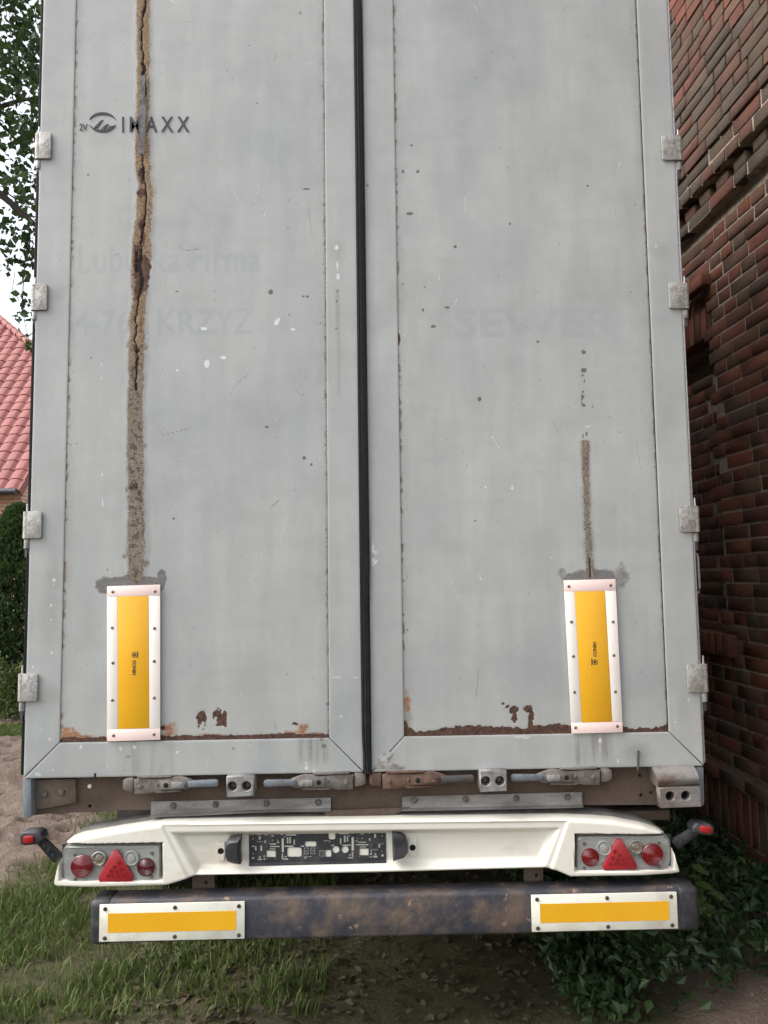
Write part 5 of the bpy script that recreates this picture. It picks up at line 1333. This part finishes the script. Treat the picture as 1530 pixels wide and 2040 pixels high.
# pale shrub in front of the hedge foot
sx, _ = P(22, 1340, 7.2)
sh = empty('shrub', (0, 0, 0)); prop(sh, 'yellow green shrub at the foot of the hedge', 'shrub')
n_ = 2600; ang = RS.rand(n_)*2*np.pi; t = RS.rand(n_); q = .42*np.sqrt(RS.rand(n_))*np.sqrt(1-t*.7)
pos = np.stack([sx+q*np.cos(ang), 7.25+q*np.sin(ang), .03+t*(.35+.65*fbm((sx+q*np.cos(ang))*5, (7.25+q*np.sin(ang))*5, 83, 3))], 1)
v, f = leaves(pos, .055, upbias=.7, aspect=.55); link('foliage', np_mesh('foliage', v, f, False), sh, M['shrub'])
mb = MB()
for i in range(9): a = i*.7; mb.tube([(sx+.05*math.cos(a), 7.25+.05*math.sin(a), 0), (sx+.28*math.cos(a), 7.25+.28*math.sin(a), .6)], [.009, .003], 5)
mb.build('stem', M['bark'], sh)

# broadleaved tree whose boughs hang in at the upper left
tr = empty('broadleaf_tree', (0, 0, 0)); prop(tr, 'leafy tree overhanging the track at the upper left', 'tree')
tx, ty = -6.4, 5.2
MB().tube([(tx, ty, -.1), (tx+.05, ty, 1.5), (tx+.2, ty-.1, 3.2), (tx+.15, ty-.1, 5.0), (tx+.3, ty, 7.4), (tx+.5, ty, 9)], [.24, .2, .17, .13, .08, .03], 12).build('trunk', M['bark'], tr)
def at(x, y, Y): a_, b_ = P(x, y, Y); return Vector((a_, Y, b_))
YT = 4.6
boughs = [[Vector((tx+.17, ty-.1, 4.4)), Vector((tx+1.2, 4.9, 5.3)), at(-60, 345, YT), at(0, 386, YT), at(38, 418, YT), at(72, 450, YT), at(120, 480, YT)],
          [Vector((tx+.2, ty-.1, 5.2)), Vector((tx+1.4, 4.8, 6.2)), at(-20, 220, YT), at(40, 200, YT), at(110, 190, YT)],
          [at(10, 372, YT), at(30, 355, YT), at(50, 345, YT), at(70, 352, YT)],
          [at(8, 380, YT), at(25, 392, YT), at(45, 402, YT), at(60, 415, YT)],
          [at(56, 440, YT), at(60, 480, YT), at(50, 520, YT), at(46, 570, YT), at(45, 620, YT), at(52, 655, YT), at(62, 690, YT)],
          [at(30, 540, YT), at(25, 575, YT), at(28, 600, YT), at(38, 612, YT)],
          [Vector((tx+.3, ty, 6.5)), Vector((tx+1.8, 5.0, 7.6)), Vector((tx+3, 4.9, 8.0))],
          [Vector((tx+.17, ty-.1, 4.8)), Vector((tx-1.2, 5.5, 6.2)), Vector((tx-2.2, 5.4, 6.9))]]
rads = [[.09, .06, .045, .036, .03, .022, .01], [.08, .05, .03, .02, .008], [.008, .007, .005, .003], [.008, .007, .005, .003], [.008, .007, .006, .005, .004, .003, .002], [.003, .003, .002, .002], [.05, .03, .01], [.06, .04, .01]]
mb = MB()
for b_, r_ in zip(boughs, rads): mb.tube(b_, r_, 7)
mb.build('bough', M['bark'], tr)
pos = []
def cluster(c, rad, n_, flat=.8):
    d = RS.normal(size=(n_, 3)); d /= np.linalg.norm(d, axis=1, keepdims=True); d *= rad*RS.rand(n_, 1)**.4; d[:, 2] *= flat
    pos.append(np.array(c)+d)
for x in range(-120, 130, 22):
    for y in range(-60, 470, 22):
        dens = 1.0 if y < 240 else np.interp(y, [240, 345, 400, 450, 475], [.95, .55, .55, .75, .25])
        if RS.rand() < dens*.78: cluster(at(x+RS.uniform(-12, 12), y+RS.uniform(-12, 12), YT+RS.uniform(-.7, .9)), .10+.06*RS.rand(), RS.randint(14, 28))
for x, y, n_ in ((12, 485, 9), (20, 515, 14), (5, 535, 12), (48, 490, 14), (60, 470, 18), (65, 500, 12), (52, 515, 12), (40, 470, 14), (70, 525, 7), (50, 548, 7), (40, 585, 9), (48, 600, 9), (44, 615, 9), (50, 630, 7), (55, 668, 5), (60, 685, 7), (52, 553, 4), (36, 622, 4), (66, 700, 6)):
    cluster(at(x, y, YT+RS.uniform(-.1, .1)), .075, n_)
for _ in range(420):
    d = RS.normal(size=3); d /= np.linalg.norm(d); d *= RS.rand()**.33
    c = np.array([tx+.2, ty+.2, 7.4])+d*np.array([2.9, 2.6, 2.6])
    if proj(Vector(c))[0] < -40: cluster(c, .22, 18)
pos = np.concatenate(pos)
v, f = leaves(pos, .078, upbias=-.5, aspect=.75, droop=.1)
link('crown', np_mesh('crown', v, f, False), tr, M['leaf'])

# grass
def scatter(n_, x0, x1, y0, y1):
    return RS.uniform(x0, x1, n_), RS.uniform(y0, y1, n_)
def gheight(x, y):
    i = np.clip(np.searchsorted(GX, x), 0, len(GX)-1); j = np.clip(np.searchsorted(GY, y), 0, len(GY)-1); return gz[i, j]
def blades(x, y, hmin, hmax, w):
    n_ = len(x); z = gheight(x, y)-.005; h = RS.uniform(hmin, hmax, n_); a = RS.rand(n_)*2*np.pi; ln = RS.uniform(.1, .9, n_)*h
    ca, sa = np.cos(a), np.sin(a); b = RS.rand(n_)*2*np.pi; dx, dy = np.cos(b)*w*.5, np.sin(b)*w*.5
    p0 = np.stack([x-dx, y-dy, z], 1); p1 = np.stack([x+dx, y+dy, z], 1)
    p2 = np.stack([x+ca*ln*.4+dx*.7, y+sa*ln*.4+dy*.7, z+h*.6], 1); p3 = np.stack([x+ca*ln*.4-dx*.7, y+sa*ln*.4-dy*.7, z+h*.6], 1)
    p4 = np.stack([x+ca*ln, y+sa*ln, z+h*.95], 1)
    v = np.stack([p0, p1, p2, p3, p4], 1).reshape(-1, 3); i = np.arange(n_)[:, None]*5
    f = np.concatenate([i+np.array([[0, 1, 2]]), i+np.array([[0, 2, 3]]), i+np.array([[3, 2, 4]])], 1).reshape(-1, 3)
    return v, f
gv_, gf_ = [], []; off = 0
def addg(v, f):
    global off
    gv_.append(v); gf_.append(f+off); off += len(v)
x, y = scatter(90000, -3.0, -.2, .3, 6.2); msk = grass_mask(x, y); tuft = sstep(.35, .62, fbm(x*3.5, y*3.5, 15, 3))
k = RS.rand(len(x)) < msk*(.15+.85*tuft); addg(*blades(x[k], y[k], .02, .085, .007))
x, y = scatter(60000, -7.5, -2.2, 5.2, 7.6); msk = grass_mask(x, y); k = RS.rand(len(x)) < msk*.8; addg(*blades(x[k], y[k], .02, .07, .010))
x, y = scatter(5000, -4.5, -1.9, .6, 5.8); k = RS.rand(len(x)) < sstep(.6, .75, fbm(x*2.5, y*2.5, 19, 3)); addg(*blades(x[k], y[k], .012, .035, .007))
gme = np_mesh('grass', np.concatenate(gv_), np.concatenate(gf_), False)
prop(link('grass', gme, None, M['grass']), 'short patchy green grass beside the dirt track', 'grass', kind='stuff')
# dark ground cover between trailer and brick wall
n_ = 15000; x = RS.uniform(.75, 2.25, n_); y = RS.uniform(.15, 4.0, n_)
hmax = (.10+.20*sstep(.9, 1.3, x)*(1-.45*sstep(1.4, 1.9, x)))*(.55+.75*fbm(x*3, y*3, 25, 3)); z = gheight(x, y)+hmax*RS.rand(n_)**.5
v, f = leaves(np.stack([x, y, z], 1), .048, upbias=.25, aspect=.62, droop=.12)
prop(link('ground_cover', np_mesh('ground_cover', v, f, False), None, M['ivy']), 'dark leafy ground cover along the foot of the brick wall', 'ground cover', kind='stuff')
# litter of fallen leaves under the trailer
n_ = 2600; x = RS.uniform(-1.1, 1.1, n_); y = RS.uniform(.2, 2.5, n_)
v, f = leaves(np.stack([x, y, gheight(x, y)+.012*RS.rand(n_)+.004], 1), .04, flat=True, dirs=np.stack([RS.normal(size=n_), RS.normal(size=n_), RS.normal(size=n_)*.25], 1), aspect=.7)
n = leaf_mat('dead_leaf', (.06, .045, .03), (.11, .085, .05), .1, .8)
prop(link('leaf_litter', np_mesh('leaf_litter', v, f, False), None, n), 'dry leaf litter on the ground under the trailer', 'leaf litter', kind='stuff')
# young bright weed in front of the ground cover
we = empty('weed_plant', (0, 0, 0)); prop(we, 'bright green broad-leaved weed beside the right end of the bumper', 'plant')
YW = .42; mb = MB()
base = at(1398, 1850, YW)
for i, (x, y, s_) in enumerate(((1380, 1722, .05), (1372, 1745, .045), (1395, 1735, .05), (1385, 1757, .06), (1402, 1762, .05), (1362, 1752, .04), (1394, 1780, .06), (1412, 1776, .05), (1378, 1785, .045), (1350, 1749, .045), (1424, 1780, .045), (1404, 1800, .06), (1420, 1815, .06), (1388, 1812, .06))):
    tip = at(x, y, YW+random.uniform(-.06, .06)); mb.tube([base, base.lerp(tip, .55)+Vector((0, 0, .03)), tip], [.004, .003, .002], 5)
    d = Vector((random.uniform(-.7, .7), -.75, random.uniform(-.15, .5))).normalized(); sd_ = d.cross(Vector((0, 0, 1))).normalized(); up_ = sd_.cross(d)
    lv = []; lf = []
    prof_ = [(0, .0), (.12, .26), (.32, .44), (.58, .40), (.82, .22), (1, .0)]
    for j, (t, w) in enumerate(prof_):
        c = tip+d*s_*t*1.25-up_*s_*.25*t*t
        lv += [c-sd_*w*s_*1.15+up_*s_*.12*w, c, c+sd_*w*s_*1.15+up_*s_*.12*w]
    for j in range(5): lf += [(j*3, j*3+1, j*3+4, j*3+3), (j*3+1, j*3+2, j*3+5, j*3+4)]
    L_ = MB().add(lv, lf); me = bpy.data.meshes.new('leaf'); me.from_pydata(L_.v, [], L_.f); me.update(); link('leaf', me, we, M['weed'])
mb.build('stem', M['weed'], we)
